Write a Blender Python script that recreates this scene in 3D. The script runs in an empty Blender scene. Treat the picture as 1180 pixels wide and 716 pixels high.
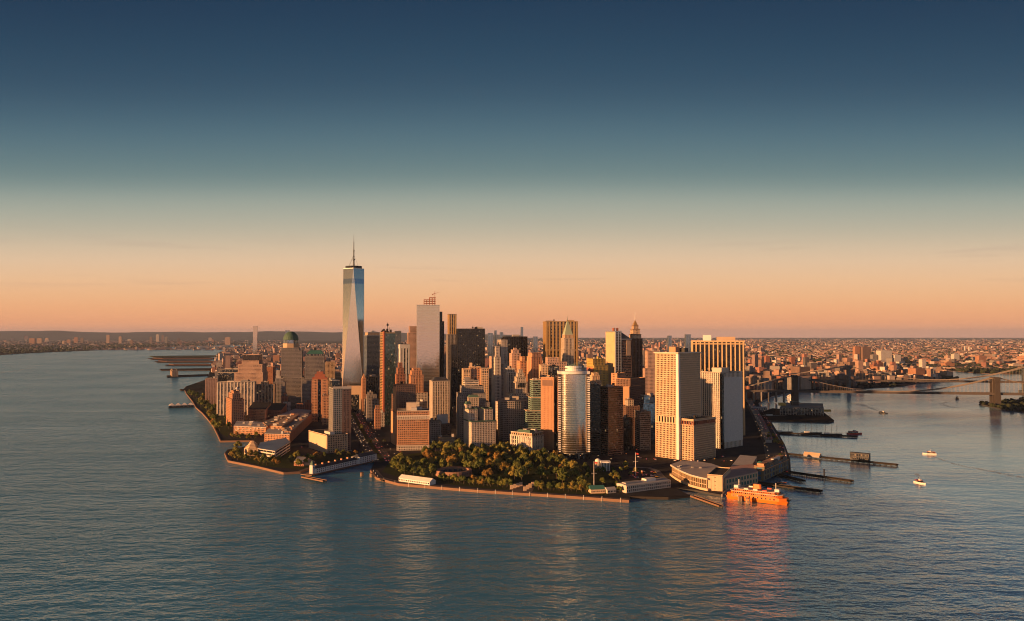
import bpy, bmesh, math, random
from mathutils import Vector, Matrix

random.seed(11)
SC = bpy.context.scene
COL = SC.collection
R = math.radians

# ------------------------------------------------------------------ camera, sky, sun, exposure
F, CX, CY, H = 930.0, 590.0, 358.0, 225.0        # focal length in photo pixels, centre, camera height (m)
PITCH = math.atan(28.0 / F)
cam_d = bpy.data.cameras.new('camera'); cam = bpy.data.objects.new('camera', cam_d); COL.objects.link(cam)
cam.location = (0, 0, H); cam.rotation_euler = (math.pi/2 + PITCH, 0, 0)
cam_d.sensor_width = 36.0; cam_d.lens = F/1180.0*36.0
cam_d.clip_start = 1.0; cam_d.clip_end = 200000.0
SC.camera = cam

SUN_AZ = R(29)      # sun stands left of the view and this far behind the camera
SUN_EL = R(6.0)
sv = Vector((-math.cos(SUN_AZ)*math.cos(SUN_EL), -math.sin(SUN_AZ)*math.cos(SUN_EL), math.sin(SUN_EL)))
sd = bpy.data.lights.new('sun', 'SUN'); so = bpy.data.objects.new('sun', sd); COL.objects.link(so)
sd.energy = 5.0; sd.angle = R(0.6); sd.color = (1.0, 0.47, 0.18)
so.rotation_euler = sv.to_track_quat('Z', 'Y').to_euler()
so.location = sv*3000

def s2l(c):
    return tuple(((v/255)/12.92 if v/255 <= .04045 else ((v/255+.055)/1.055)**2.4) for v in c)

W = bpy.data.worlds.new('World'); SC.world = W; W.use_nodes = True
nt = W.node_tree; nt.nodes.clear()
out = nt.nodes.new('ShaderNodeOutputWorld')
tc = nt.nodes.new('ShaderNodeTexCoord'); sep = nt.nodes.new('ShaderNodeSeparateXYZ')
nt.links.new(tc.outputs['Generated'], sep.inputs[0])
ramp = nt.nodes.new('ShaderNodeValToRGB')
# the warm glow stands lower towards either side
gx = nt.nodes.new('ShaderNodeMath'); gx.operation = 'MULTIPLY'; nt.links.new(sep.outputs['X'], gx.inputs[0]); nt.links.new(sep.outputs['X'], gx.inputs[1])
gm_ = nt.nodes.new('ShaderNodeMath'); gm_.operation = 'MULTIPLY_ADD'; nt.links.new(gx.outputs[0], gm_.inputs[0]); gm_.inputs[1].default_value = .62; gm_.inputs[2].default_value = 1.0
gz = nt.nodes.new('ShaderNodeMath'); gz.operation = 'MULTIPLY'; nt.links.new(sep.outputs['Z'], gz.inputs[0]); nt.links.new(gm_.outputs[0], gz.inputs[1])
nt.links.new(gz.outputs[0], ramp.inputs[0])
SKYROWS = [(386,(240,170,140)), (370,(245,169,122)), (340,(241,184,136)), (300,(226,193,159)), (260,(184,177,157)), (230,(154,162,151)),
           (200,(113,134,134)), (150,(80,108,121)), (100,(55,83,103)), (50,(40,69,92)), (0,(31,58,83))]      # sky colour at photo rows
BK = 0.50; EXPO = 0.80
def sky_at(y):                                # smooth in-between rows
    n = len(SKYROWS)
    for i in range(n-1):
        (y1, c1), (y2, c2) = SKYROWS[i], SKYROWS[i+1]
        if y2 <= y <= y1:
            u = (y1-y)/(y1-y2); (y0, c0), (y3, c3) = SKYROWS[max(i-1,0)], SKYROWS[min(i+2,n-1)]; r_ = []
            for k in range(3):
                m1 = (c2[k]-c0[k])/max(y0-y2,1)*(y1-y2); m2 = (c3[k]-c1[k])/max(y1-y3,1)*(y1-y2)
                r_.append((2*u**3-3*u*u+1)*c1[k]+(u**3-2*u*u+u)*m1+(-2*u**3+3*u*u)*c2[k]+(u**3-u*u)*m2)
            return tuple(r_)
stops = [(max(0.0, (386-y)/math.hypot(F, 386-y)), tuple(v*(1/(BK*2**EXPO)) for v in s2l(c))) for y, c in [(y, sky_at(y)) for y in (386,378,370,355,340,320,300,285,270,260,250,240,230,220,210,200,190,180,165,150,130,110,90,70,45,20,0)]] + [(.7, (.006,.014,.030)), (1.0, (.005,.010,.024))]
ramp.color_ramp.interpolation = 'LINEAR'
el = ramp.color_ramp.elements
while len(el) < len(stops): el.new(.5)
for e, (p, c) in zip(el, stops):
    e.position = p; e.color = (*c, 1)
sky = nt.nodes.new('ShaderNodeTexSky'); sky.sky_type = 'NISHITA'; sky.sun_disc = False
sky.sun_elevation = SUN_EL; sky.sun_rotation = math.atan2(sv.x, sv.y) % (2*math.pi)
sky.air_density = 1.2; sky.dust_density = 2.0; sky.ozone_density = 2.0
b1 = nt.nodes.new('ShaderNodeBackground'); b2 = nt.nodes.new('ShaderNodeBackground'); ad = nt.nodes.new('ShaderNodeAddShader')
# the sky is brighter and warmer towards the low sun, bluer and boosted behind right, out of view, to lift the shade
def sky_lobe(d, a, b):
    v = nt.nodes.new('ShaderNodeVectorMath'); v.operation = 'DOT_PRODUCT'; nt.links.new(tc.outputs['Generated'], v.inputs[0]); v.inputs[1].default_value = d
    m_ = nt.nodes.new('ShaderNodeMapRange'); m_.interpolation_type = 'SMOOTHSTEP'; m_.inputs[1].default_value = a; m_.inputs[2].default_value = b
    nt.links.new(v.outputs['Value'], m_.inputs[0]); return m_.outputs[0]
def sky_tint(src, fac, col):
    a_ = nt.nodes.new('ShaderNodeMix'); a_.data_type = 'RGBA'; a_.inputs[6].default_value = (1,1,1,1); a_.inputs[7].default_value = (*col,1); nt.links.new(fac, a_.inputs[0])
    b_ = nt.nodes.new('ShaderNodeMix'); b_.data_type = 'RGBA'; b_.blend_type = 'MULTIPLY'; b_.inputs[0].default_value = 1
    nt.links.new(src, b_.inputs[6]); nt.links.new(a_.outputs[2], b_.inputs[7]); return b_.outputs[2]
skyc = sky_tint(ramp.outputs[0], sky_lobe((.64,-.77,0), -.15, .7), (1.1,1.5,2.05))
skyc = sky_tint(skyc, sky_lobe((sv.x,sv.y,0), .25, 1.0), (1.9,1.45,1.05))
cmap = nt.nodes.new('ShaderNodeMapping'); cmap.inputs['Scale'].default_value = (3.2, 3.2, 60); nt.links.new(tc.outputs['Generated'], cmap.inputs['Vector'])
cn = nt.nodes.new('ShaderNodeTexNoise'); cn.inputs['Scale'].default_value = 1.6; cn.inputs['Detail'].default_value = 5; nt.links.new(cmap.outputs[0], cn.inputs['Vector'])
cm1 = nt.nodes.new('ShaderNodeMapRange'); cm1.inputs[1].default_value = .60; cm1.inputs[2].default_value = .78; nt.links.new(cn.outputs[0], cm1.inputs[0])
cm2 = nt.nodes.new('ShaderNodeValToRGB'); ce = cm2.color_ramp.elements; ce.new(.5); ce.new(.5)
for q, (p_, v_) in zip(ce, ((.03,0),(.065,1),(.10,.8),(.17,0))): q.position = p_; q.color = (v_,v_,v_,1)
nt.links.new(sep.outputs['Z'], cm2.inputs[0])
cmm = nt.nodes.new('ShaderNodeMath'); cmm.operation = 'MULTIPLY'; nt.links.new(cm1.outputs[0], cmm.inputs[0]); nt.links.new(cm2.outputs[0], cmm.inputs[1])
cmx = nt.nodes.new('ShaderNodeMath'); cmx.operation = 'MULTIPLY'; nt.links.new(cmm.outputs[0], cmx.inputs[0]); cmx.inputs[1].default_value = .22
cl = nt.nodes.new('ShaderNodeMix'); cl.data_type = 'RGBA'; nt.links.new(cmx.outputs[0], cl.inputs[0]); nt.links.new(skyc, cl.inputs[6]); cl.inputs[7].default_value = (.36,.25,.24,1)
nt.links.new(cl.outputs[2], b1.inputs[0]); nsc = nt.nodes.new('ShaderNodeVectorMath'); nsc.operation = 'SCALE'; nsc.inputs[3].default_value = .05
nt.links.new(sky.outputs[0], nsc.inputs[0]); nt.links.new(nsc.outputs[0], b2.inputs[0])
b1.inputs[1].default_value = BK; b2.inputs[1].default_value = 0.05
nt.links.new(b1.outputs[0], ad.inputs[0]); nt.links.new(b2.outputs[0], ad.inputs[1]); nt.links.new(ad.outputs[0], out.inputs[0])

SC.view_settings.view_transform = 'Standard'; SC.view_settings.look = 'None'
SC.view_settings.gamma = 1.0; SC.view_settings.exposure = EXPO; SC.view_settings.use_curve_mapping = False
SC.render.engine = 'CYCLES'
cy = SC.cycles
cy.use_denoising = True; cy.filter_width = 1.05; cy.max_bounces = 6; cy.diffuse_bounces = 2; cy.glossy_bounces = 3; cy.transmission_bounces = 2
cy.transparent_max_bounces = 8; cy.volume_bounces = 0; cy.sample_clamp_indirect = 4.0
cy.caustics_reflective = False; cy.caustics_refractive = False

# ------------------------------------------------------------------ picture <-> place
cp, sp = math.cos(PITCH), math.sin(PITCH)
def ray(px, py):
    X, V = (px-CX)/F, (CY-py)/F
    return X, cp - V*sp, sp + V*cp
def G(px, py, z=0.0):                     # the point at height z seen at a photo pixel
    x, y, dz = ray(px, py); t = (z-H)/dz
    return Vector((x*t, y*t, z))
def zat(py, Y):                           # height seen at photo row py at distance Y
    x, y, dz = ray(CX, py)
    return H + Y*dz/y
def xat(px, Y, py=430): 
    x, y, dz = ray(px, py)
    return x*Y/y
def depth_of(yb, z=0.0): return G(CX, yb, z).y

# ------------------------------------------------------------------ mesh and object helpers
class MB:
    def __init__(s): s.v = []; s.f = []; s.m = []; s.mi = 0
    def add(s, vs, fs):
        n = len(s.v); s.v += [tuple(v) for v in vs]
        s.f += [tuple(i+n for i in f) for f in fs]; s.m += [s.mi]*len(fs); return s
    def box(s, x0, x1, y0, y1, z0, z1, M=None):
        vs = [(x0,y0,z0),(x1,y0,z0),(x1,y1,z0),(x0,y1,z0),(x0,y0,z1),(x1,y0,z1),(x1,y1,z1),(x0,y1,z1)]
        if M: vs = [M @ Vector(v) for v in vs]
        return s.add(vs, [(0,3,2,1),(4,5,6,7),(0,1,5,4),(1,2,6,5),(2,3,7,6),(3,0,4,7)])
    def prism(s, poly, z0, z1, top=None):     # poly counter-clockwise; z1 may be a list of heights; top = other outline
        n = len(poly); tp = top or poly
        zz = z1 if isinstance(z1, (list, tuple)) else [z1]*n
        vs = [(p[0],p[1],z0) for p in poly] + [(p[0],p[1],z) for p, z in zip(tp, zz)]
        fs = [tuple(reversed(range(n))), tuple(range(n, 2*n))] + [(i,(i+1)%n,n+(i+1)%n,n+i) for i in range(n)]
        return s.add(vs, fs)
    def cyl(s, x, y, z0, z1, r0, r1=None, n=12):
        r1 = r0 if r1 is None else r1
        A = [(math.cos(2*math.pi*i/n), math.sin(2*math.pi*i/n)) for i in range(n)]
        return s.prism([(x+r0*a, y+r0*b) for a, b in A], z0, z1, [(x+r1*a, y+r1*b) for a, b in A])
    def hip(s, x0, x1, y0, y1, z0, z1, ix, iy):   # hipped roof with ridge inset
        return s.prism([(x0,y0),(x1,y0),(x1,y1),(x0,y1)], z0, z1, [(x0+ix,y0+iy),(x1-ix,y0+iy),(x1-ix,y1-iy),(x0+ix,y1-iy)])
    def ball(s, x, y, z, r, rz=None, n=10, m=6):
        rz = rz or r; vs = [(x,y,z-rz)]; fs = []
        for j in range(1, m):
            a = -math.pi/2 + math.pi*j/m
            for i in range(n):
                b = 2*math.pi*i/n; vs.append((x+r*math.cos(a)*math.cos(b), y+r*math.cos(a)*math.sin(b), z+rz*math.sin(a)))
        vs.append((x,y,z+rz)); T = len(vs)-1
        for i in range(n):
            k = (i+1) % n
            fs.append((0, 1+k, 1+i)); fs.append((T, T-n+i, T-n+k))
            for j in range(m-2): fs.append((1+j*n+i, 1+j*n+k, 1+(j+1)*n+k, 1+(j+1)*n+i))
        return s.add(vs, fs)
    def bar(s, p, q, r, n=5, r2=None):
        p, q = Vector(p), Vector(q); d = (q-p).normalized(); r2 = r if r2 is None else r2
        a = d.orthogonal().normalized(); b = d.cross(a)
        vs = [p + (a*math.cos(2*math.pi*i/n) + b*math.sin(2*math.pi*i/n))*r for i in range(n)]
        vs += [q + (a*math.cos(2*math.pi*i/n) + b*math.sin(2*math.pi*i/n))*r2 for i in range(n)]
        return s.add(vs, [tuple(reversed(range(n))), tuple(range(n,2*n))] + [(i,(i+1)%n,n+(i+1)%n,n+i) for i in range(n)])
    def build(s, name, mats, parent=None, loc=None, smooth=False):
        me = bpy.data.meshes.new(name); me.from_pydata(s.v, [], s.f)
        for m in (mats if isinstance(mats, (list, tuple)) else [mats]): me.materials.append(m)
        if any(s.m): me.polygons.foreach_set('material_index', s.m)
        if smooth: me.polygons.foreach_set('use_smooth', [True]*len(me.polygons))
        me.update()
        o = bpy.data.objects.new(name, me); COL.objects.link(o)
        if parent is not None: o.parent = parent
        if loc is not None: o.location = loc
        return o

def tag(o, label, cat, group=None, kind=None):
    if label: o['label'] = label
    if cat: o['category'] = cat
    if group: o['group'] = group
    if kind: o['kind'] = kind
    return o
def empty(name, loc, rz=0.0):
    o = bpy.data.objects.new(name, None); COL.objects.link(o); o.location = loc; o.rotation_euler = (0,0,rz)
    o.empty_display_size = 5
    return o
def copy_tree(o, parent=None):
    c = o.copy(); COL.objects.link(c)
    if parent is not None: c.parent = parent
    for ch in list(o.children): copy_tree(ch, c)
    return c
FOOT = []       # taken ground: (x, y, radius)

# ------------------------------------------------------------------ materials
def newmat(name):
    m = bpy.data.materials.new(name); m.use_nodes = True
    t = m.node_tree; p = t.nodes['Principled BSDF']
    return m, t, p
def nd(t, k, **kw):
    n = t.nodes.new(k)
    for a, b in kw.items(): setattr(n, a, b)
    return n
def mth(t, op, a, b=None, c=None):
    n = nd(t, 'ShaderNodeMath', operation=op)
    for i, v in enumerate((a, b, c)):
        if v is None: continue
        if isinstance(v, (int, float)): n.inputs[i].default_value = v
        else: t.links.new(v, n.inputs[i])
    return n.outputs[0]
def mixc(t, f, a, b, mode='MIX'):
    n = nd(t, 'ShaderNodeMix', data_type='RGBA', blend_type=mode)
    for s, v in ((n.inputs[0], f), (n.inputs[6], a), (n.inputs[7], b)):
        if isinstance(v, (int, float)): s.default_value = v
        elif isinstance(v, tuple): s.default_value = (*v, 1) if len(v) == 3 else v
        else: t.links.new(v, s)
    return n.outputs[2]
def noise(t, vec, scale, detail=3, rough=.55, dim='3D'):
    n = nd(t, 'ShaderNodeTexNoise', noise_dimensions=dim); n.inputs['Scale'].default_value = scale
    n.inputs['Detail'].default_value = detail; n.inputs['Roughness'].default_value = rough
    if vec is not None: t.links.new(vec, n.inputs['Vector'])
    return n.outputs[0]

_mc = {}
def solid(name, col, rough=.75, metal=0.0, vary=.22, scale=.07, rand=.15, spec=.35):
    """painted, stone, brick or metal surface with soot and weather patches"""
    if name in _mc: return _mc[name]
    m, t, p = newmat(name)
    tcn = nd(t, 'ShaderNodeTexCoord')
    n1 = noise(t, tcn.outputs['Object'], scale, 4, .6)
    oi = nd(t, 'ShaderNodeObjectInfo')
    f = mth(t, 'ADD', mth(t, 'MULTIPLY', mth(t, 'SUBTRACT', n1, .5), vary*2), 1.0)
    f = mth(t, 'MULTIPLY', f, mth(t, 'ADD', mth(t, 'MULTIPLY', oi.outputs['Random'], 2*rand), 1-rand))
    c = nd(t, 'ShaderNodeVectorMath', operation='SCALE'); c.inputs[0].default_value = col; t.links.new(f, c.inputs[3])
    t.links.new(c.outputs[0], p.inputs['Base Color'])
    p.inputs['Roughness'].default_value = rough; p.inputs['Metallic'].default_value = metal
    p.inputs['Specular IOR Level'].default_value = spec
    _mc[name] = m; return m

def wall_uv(t):
    """metres along a wall and up it, in the object's own space"""
    tcn = nd(t, 'ShaderNodeTexCoord')
    P = nd(t, 'ShaderNodeSeparateXYZ'); N = nd(t, 'ShaderNodeSeparateXYZ')
    t.links.new(tcn.outputs['Object'], P.inputs[0]); t.links.new(tcn.outputs['Normal'], N.inputs[0])
    u = mth(t, 'SUBTRACT', mth(t, 'MULTIPLY', P.outputs[1], N.outputs[0]), mth(t, 'MULTIPLY', P.outputs[0], N.outputs[1]))
    return u, P.outputs[2], N.outputs[2], tcn

def glass(name, col=(.02,.024,.03), rough=.06, metal=0.0, bw=2.5, fh=3.9, tilt=.02, vary=1.1, blinds=.22, spec=.6, bands=None, lit=.004):
    """window panes: every pane a little out of true, some with blinds drawn"""
    if name in _mc: return _mc[name]
    m, t, p = newmat(name)
    u, v, nz, tcn = wall_uv(t)
    cu = mth(t, 'FLOOR', mth(t, 'DIVIDE', u, bw)); cv = mth(t, 'FLOOR', mth(t, 'DIVIDE', v, fh))
    cb = nd(t, 'ShaderNodeCombineXYZ'); t.links.new(cu, cb.inputs[0]); t.links.new(cv, cb.inputs[1])
    oi = nd(t, 'ShaderNodeObjectInfo'); t.links.new(mth(t, 'MULTIPLY', oi.outputs['Random'], 91.7), cb.inputs[2])
    wn = nd(t, 'ShaderNodeTexWhiteNoise', noise_dimensions='3D'); t.links.new(cb.outputs[0], wn.inputs['Vector'])
    geo = nd(t, 'ShaderNodeNewGeometry')
    a = nd(t, 'ShaderNodeVectorMath', operation='SUBTRACT'); t.links.new(wn.outputs['Color'], a.inputs[0]); a.inputs[1].default_value = (.5,.5,.5)
    s_ = nd(t, 'ShaderNodeVectorMath', operation='SCALE'); t.links.new(a.outputs[0], s_.inputs[0]); s_.inputs[3].default_value = tilt*2
    ad_ = nd(t, 'ShaderNodeVectorMath', operation='ADD'); t.links.new(geo.outputs['Normal'], ad_.inputs[0]); t.links.new(s_.outputs[0], ad_.inputs[1])
    nn = nd(t, 'ShaderNodeVectorMath', operation='NORMALIZE'); t.links.new(ad_.outputs[0], nn.inputs[0])
    t.links.new(nn.outputs[0], p.inputs['Normal'])
    f = mth(t, 'ADD', mth(t, 'MULTIPLY', wn.outputs['Value'], vary), 1-vary/2)
    c = nd(t, 'ShaderNodeVectorMath', operation='SCALE'); c.inputs[0].default_value = col; t.links.new(f, c.inputs[3])
    colr = c.outputs[0]
    if blinds:
        colr = mixc(t, mth(t, 'GREATER_THAN', wn.outputs['Value'], 1-blinds), colr, (.22,.20,.17))
    if bands:                                    # (z0, z1, colour) louvred plant floors
        for z0, z1, bc in bands:
            inb = mth(t, 'MULTIPLY', mth(t, 'GREATER_THAN', v, z0), mth(t, 'LESS_THAN', v, z1))
            colr = mixc(t, inb, colr, bc)
    t.links.new(colr, p.inputs['Base Color'])
    if lit:
        w2 = nd(t, 'ShaderNodeSeparateXYZ'); t.links.new(wn.outputs['Color'], w2.inputs[0])
        p.inputs['Emission Color'].default_value = (1,.55,.22,1); t.links.new(mth(t, 'MULTIPLY', mth(t, 'GREATER_THAN', w2.outputs[1], 1-lit), .22), p.inputs['Emission Strength'])
    p.inputs['Roughness'].default_value = rough; p.inputs['Metallic'].default_value = metal
    p.inputs['Specular IOR Level'].default_value = spec
    _mc[name] = m; return m

def windowed(name, cols, gl=(.03,.033,.04), bw=4.0, fh=3.6, wf=.5, hf=.5, island=False, rough=.8):
    """small far building: wall with a grid of windows, colour picked per building; flat tops read as roofs"""
    if name in _mc: return _mc[name]
    m, t, p = newmat(name)
    u, v, nz, tcn = wall_uv(t)
    if island:
        g = nd(t, 'ShaderNodeNewGeometry'); rnd = g.outputs['Random Per Island']
    else:
        rnd = nd(t, 'ShaderNodeObjectInfo').outputs['Random']
    rp = nd(t, 'ShaderNodeValToRGB'); rp.color_ramp.interpolation = 'CONSTANT'
    e = rp.color_ramp.elements
    while len(e) < len(cols): e.new(.5)
    for i, c in enumerate(cols): e[i].position = i/len(cols); e[i].color = (*c, 1)
    t.links.new(rnd, rp.inputs[0])
    fu = mth(t, 'FRACT', mth(t, 'DIVIDE', u, bw)); fv = mth(t, 'FRACT', mth(t, 'DIVIDE', v, fh))
    w = mth(t, 'MULTIPLY', mth(t, 'LESS_THAN', fu, wf), mth(t, 'LESS_THAN', fv, hf))
    side = mth(t, 'LESS_THAN', mth(t, 'ABSOLUTE', nz), .5)
    w = mth(t, 'MULTIPLY', w, side)
    r2 = mth(t, 'FRACT', mth(t, 'MULTIPLY', rnd, 17.31))
    roofc = mixc(t, r2, (.09,.085,.085), (.34,.31,.29))
    wall = mixc(t, side, roofc, rp.outputs[0])
    n1 = noise(t, tcn.outputs['Object'], .05, 3)
    wall = mixc(t, .35, wall, n1, 'OVERLAY')
    c = mixc(t, w, wall, gl)
    t.links.new(c, p.inputs['Base Color'])
    t.links.new(mth(t, 'SUBTRACT', rough, mth(t, 'MULTIPLY', w, rough-.15)), p.inputs['Roughness'])
    _mc[name] = m; return m

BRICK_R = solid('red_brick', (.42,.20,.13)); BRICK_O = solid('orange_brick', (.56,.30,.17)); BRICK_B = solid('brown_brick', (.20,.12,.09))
LIME = solid('limestone', (.52,.44,.35)); PALE = solid('pale_stone', (.64,.56,.47)); WHITE = solid('white_paint', (.78,.76,.72), .6, vary=.1)
CREAM = solid('cream_concrete', (.68,.49,.32), vary=.12, rand=.05); CONC = solid('grey_concrete', (.38,.36,.34)); TAN = solid('tan_stone', (.50,.36,.24))
PINK = solid('pink_granite', (.54,.37,.29)); GREYST = solid('grey_stone', (.30,.275,.26)); BRONZE = solid('bronze_metal', (.52,.33,.13), .4, .3, vary=.1)
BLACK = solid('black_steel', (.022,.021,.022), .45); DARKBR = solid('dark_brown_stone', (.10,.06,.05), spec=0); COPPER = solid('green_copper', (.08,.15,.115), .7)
SILVER = solid('silver_panel', (.55,.56,.56), .35, .5, vary=.06); TAR = solid('tar_roof', (.07,.066,.065), .9, spec=.08); GRAVEL = solid('gravel_roof', (.26,.24,.22), .95)
PALEROOF = solid('pale_roof', (.55,.52,.48), .8); RUST = solid('rust_red_steel', (.36,.12,.07)); ORANGEP = solid('orange_paint', (.85,.20,.02), .4, vary=.08, rand=0)
WOOD = solid('weathered_timber', (.055,.048,.042), spec=0); STEELB = solid('blue_grey_steel', (.08,.10,.12), .5); GREENP = solid('green_panel', (.22,.34,.29))  # timber darkened to carry the skyline's shadow over the river piers
REDP = solid('red_paint', (.5,.05,.03), .4); BLUEP = solid('blue_paint', (.05,.16,.33), .5); TEAL = solid('teal_roof', (.06,.19,.165), .5); STONE = solid('sea_stone', (.24,.14,.09))
SLATE = solid('slate_roof', (.06,.065,.08), .6); GRANITE = solid('bridge_granite', (.055,.045,.038)); YEL = solid('yellow_paint', (.55,.38,.10))  # granite darkened to stand in for the skyline's shadow on the bridge towers
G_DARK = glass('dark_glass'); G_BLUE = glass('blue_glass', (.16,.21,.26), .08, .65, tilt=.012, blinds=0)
G_MIRROR = glass('mirror_glass', (.50,.42,.34), .10, .92, 1.6, 4.0, .007, .10, 0, lit=0)
G_WTC = glass('tower_glass', (.60,.50,.40), .13, .95, 1.6, 4.1, .006, .12, 0, lit=0, bands=[(375,390,(.30,.31,.33)), (8,20,(.35,.36,.38))])
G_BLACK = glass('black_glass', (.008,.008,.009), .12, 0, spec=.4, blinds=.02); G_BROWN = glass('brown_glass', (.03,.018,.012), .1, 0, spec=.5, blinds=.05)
G_GREEN = glass('green_glass', (.06,.11,.10), .1, .3, blinds=.05); G_GREY = glass('grey_glass', (.06,.06,.065), .12, .2, blinds=.15)

# ------------------------------------------------------------------ water, land, hills, air
def water_mat():
    m, t, p = newmat('river_water')
    geo = nd(t, 'ShaderNodeNewGeometry'); P = geo.outputs['Position']
    mp = nd(t, 'ShaderNodeMapping'); mp.inputs['Rotation'].default_value = (0,0,R(-12)); mp.inputs['Scale'].default_value = (.6,1,1)
    t.links.new(P, mp.inputs['Vector'])
    mp2 = nd(t, 'ShaderNodeMapping'); mp2.inputs['Rotation'].default_value = (0,0,R(22)); mp2.inputs['Scale'].default_value = (.5,1,1)
    t.links.new(P, mp2.inputs['Vector'])
    a = noise(t, mp.outputs[0], 1/11.0, 3, .55); b = noise(t, mp2.outputs[0], 1/26.0, 2, .5); c = noise(t, mp.outputs[0], 1/3.2, 2, .5)
    gust = noise(t, P, 1/420.0, 4, .6)
    sp_ = nd(t, 'ShaderNodeSeparateXYZ'); t.links.new(P, sp_.inputs[0])
    # the wide river on the left is choppy, the sheltered one on the right lies calmer
    calm = nd(t, 'ShaderNodeMapRange'); calm.interpolation_type = 'SMOOTHSTEP'
    calm.inputs[1].default_value = 120; calm.inputs[2].default_value = 650; calm.inputs[3].default_value = 1.0; calm.inputs[4].default_value = CALM
    t.links.new(sp_.outputs[0], calm.inputs[0])
    mp3 = nd(t, 'ShaderNodeMapping'); mp3.inputs['Rotation'].default_value = (0,0,R(14)); mp3.inputs['Scale'].default_value = (1/1100,1/130,1)
    t.links.new(P, mp3.inputs['Vector']); slick = noise(t, mp3.outputs[0], 1.0, 4, .6)
    k = mth(t, 'MULTIPLY', calm.outputs[0], mth(t, 'ADD', mth(t, 'MULTIPLY', gust, 2.0), -.1))
    k = mth(t, 'MULTIPLY', k, mth(t, 'ADD', mth(t, 'MULTIPLY', slick, 1.8), .1))
    h = mth(t, 'ADD', mth(t, 'ADD', mth(t, 'MULTIPLY', a, WA), mth(t, 'MULTIPLY', b, WB)), mth(t, 'MULTIPLY', c, WC))
    h = mth(t, 'MULTIPLY', h, k)
    bp = nd(t, 'ShaderNodeBump'); bp.inputs['Strength'].default_value = 1.0; bp.inputs['Distance'].default_value = 1.0
    t.links.new(h, bp.inputs['Height'])
    body = nd(t, 'ShaderNodeBsdfDiffuse'); gl_ = nd(t, 'ShaderNodeBsdfGlossy'); mx = nd(t, 'ShaderNodeMixShader'); fr_ = nd(t, 'ShaderNodeFresnel')
    t.links.new(mixc(t, calm.outputs[0], BODY_R, BODY_L), body.inputs['Color'])
    t.links.new(mixc(t, calm.outputs[0], SHEEN_R, SHEEN), gl_.inputs['Color'])
    t.links.new(mth(t, 'ADD', mth(t, 'MULTIPLY', gust, .10), .10), gl_.inputs['Roughness'])
    for n_ in (gl_, fr_): t.links.new(bp.outputs[0], n_.inputs['Normal'])
    ior = nd(t, 'ShaderNodeMapRange'); ior.inputs[1].default_value = CALM; ior.inputs[2].default_value = 1; ior.inputs[3].default_value = IOR_R; ior.inputs[4].default_value = IOR_L
    t.links.new(calm.outputs[0], ior.inputs[0]); t.links.new(ior.outputs[0], fr_.inputs['IOR'])
    t.links.new(fr_.outputs[0], mx.inputs[0]); t.links.new(body.outputs[0], mx.inputs[1]); t.links.new(gl_.outputs[0], mx.inputs[2])
    t.links.new(mx.outputs[0], t.nodes['Material Output'].inputs['Surface']); t.nodes.remove(p)
    return m
SHEEN, SHEEN_R, BODY_L, BODY_R, IOR_L, IOR_R = (.64,.86,1.0), (1.0,1.0,1.0), (.09,.34,.52), (.3,.5,.6), 2.6, 40.0
CALM, WA, WB, WC = .09, 5.2, 6.5, 1.5
wm = water_mat()
w = MB(); w.add([(-90000,-1500,0),(90000,-1500,0),(90000,62000,0),(-90000,62000,0)], [(0,1,2,3)])
tag(w.build('water', wm), 'wide teal river and harbour water with small wind waves', 'water', kind='structure')

def land_mat():
    m, t, p = newmat('city_ground')
    P = nd(t, 'ShaderNodeNewGeometry').outputs['Position']
    n1 = noise(t, P, 1/90.0, 4, .6); n2 = noise(t, P, 1/900.0, 3, .55)
    vo = nd(t, 'ShaderNodeTexVoronoi'); vo.inputs['Scale'].default_value = 1/45.0; t.links.new(P, vo.inputs['Vector'])
    sv_ = nd(t, 'ShaderNodeSeparateXYZ'); t.links.new(vo.outputs['Color'], sv_.inputs[0])
    far = nd(t, 'ShaderNodeSeparateXYZ'); t.links.new(P, far.inputs[0])
    fm = nd(t, 'ShaderNodeMapRange'); fm.inputs[1].default_value = 2800; fm.inputs[2].default_value = 4200; t.links.new(far.outputs[1], fm.inputs[0])
    near = mixc(t, n1, (.035,.036,.040), (.10,.098,.098))
    city = mixc(t, mth(t, 'GREATER_THAN', sv_.outputs[0], .62), (.05,.055,.045), (.14,.10,.09))
    city = mixc(t, mth(t, 'GREATER_THAN', n2, .55), city, (.028,.036,.022))
    t.links.new(mixc(t, fm.outputs[0], near, city), p.inputs['Base Color']); p.inputs['Roughness'].default_value = .95; p.inputs['Specular IOR Level'].default_value = 0
    return m
LAND = land_mat()
WEST = [(300,397),(272,401),(258,406),(250,411),(246,418),(242,428),(238,438),(215,446),(212,449),(215,455),(222,464),(226,471),(233,477),(240,485),(246,493),(251,503),(254,510)]
COVE = [(292,509.5),(292,515),(262,520)]
PEN = [(259,524),(263,533),(298,540),(327,547),(346,546),(358,541.5)]
PIERA = [(395,536),(432,529),(431,536)]
BATT = [(427,544),(434,553),(460,560),(498,563.5),(560,568.5),(640,573.5),(725,579.5)]
DOCK = [(725.5,575),(770,576),(795,573.5)]
SLIP = [(779,565),(800,567),(832,573),(839,565),(868,556),(874,556),(908,540),(906,527)]
EAST = [(903,515),(896,505),(888,492),(880,478),(874,466),(879,463),(890,458),(915,453),(940,451),(978,449.5),(1040,445.5),(1062,441.5),(1105,437.8),(1090,433.5),(1047,428),(1000,422.5),(985,420),(940,417.5),(888,414.5),(880,412),(880,397)]
MANH = WEST+COVE+PEN+PIERA+BATT+DOCK+SLIP+EAST
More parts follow.
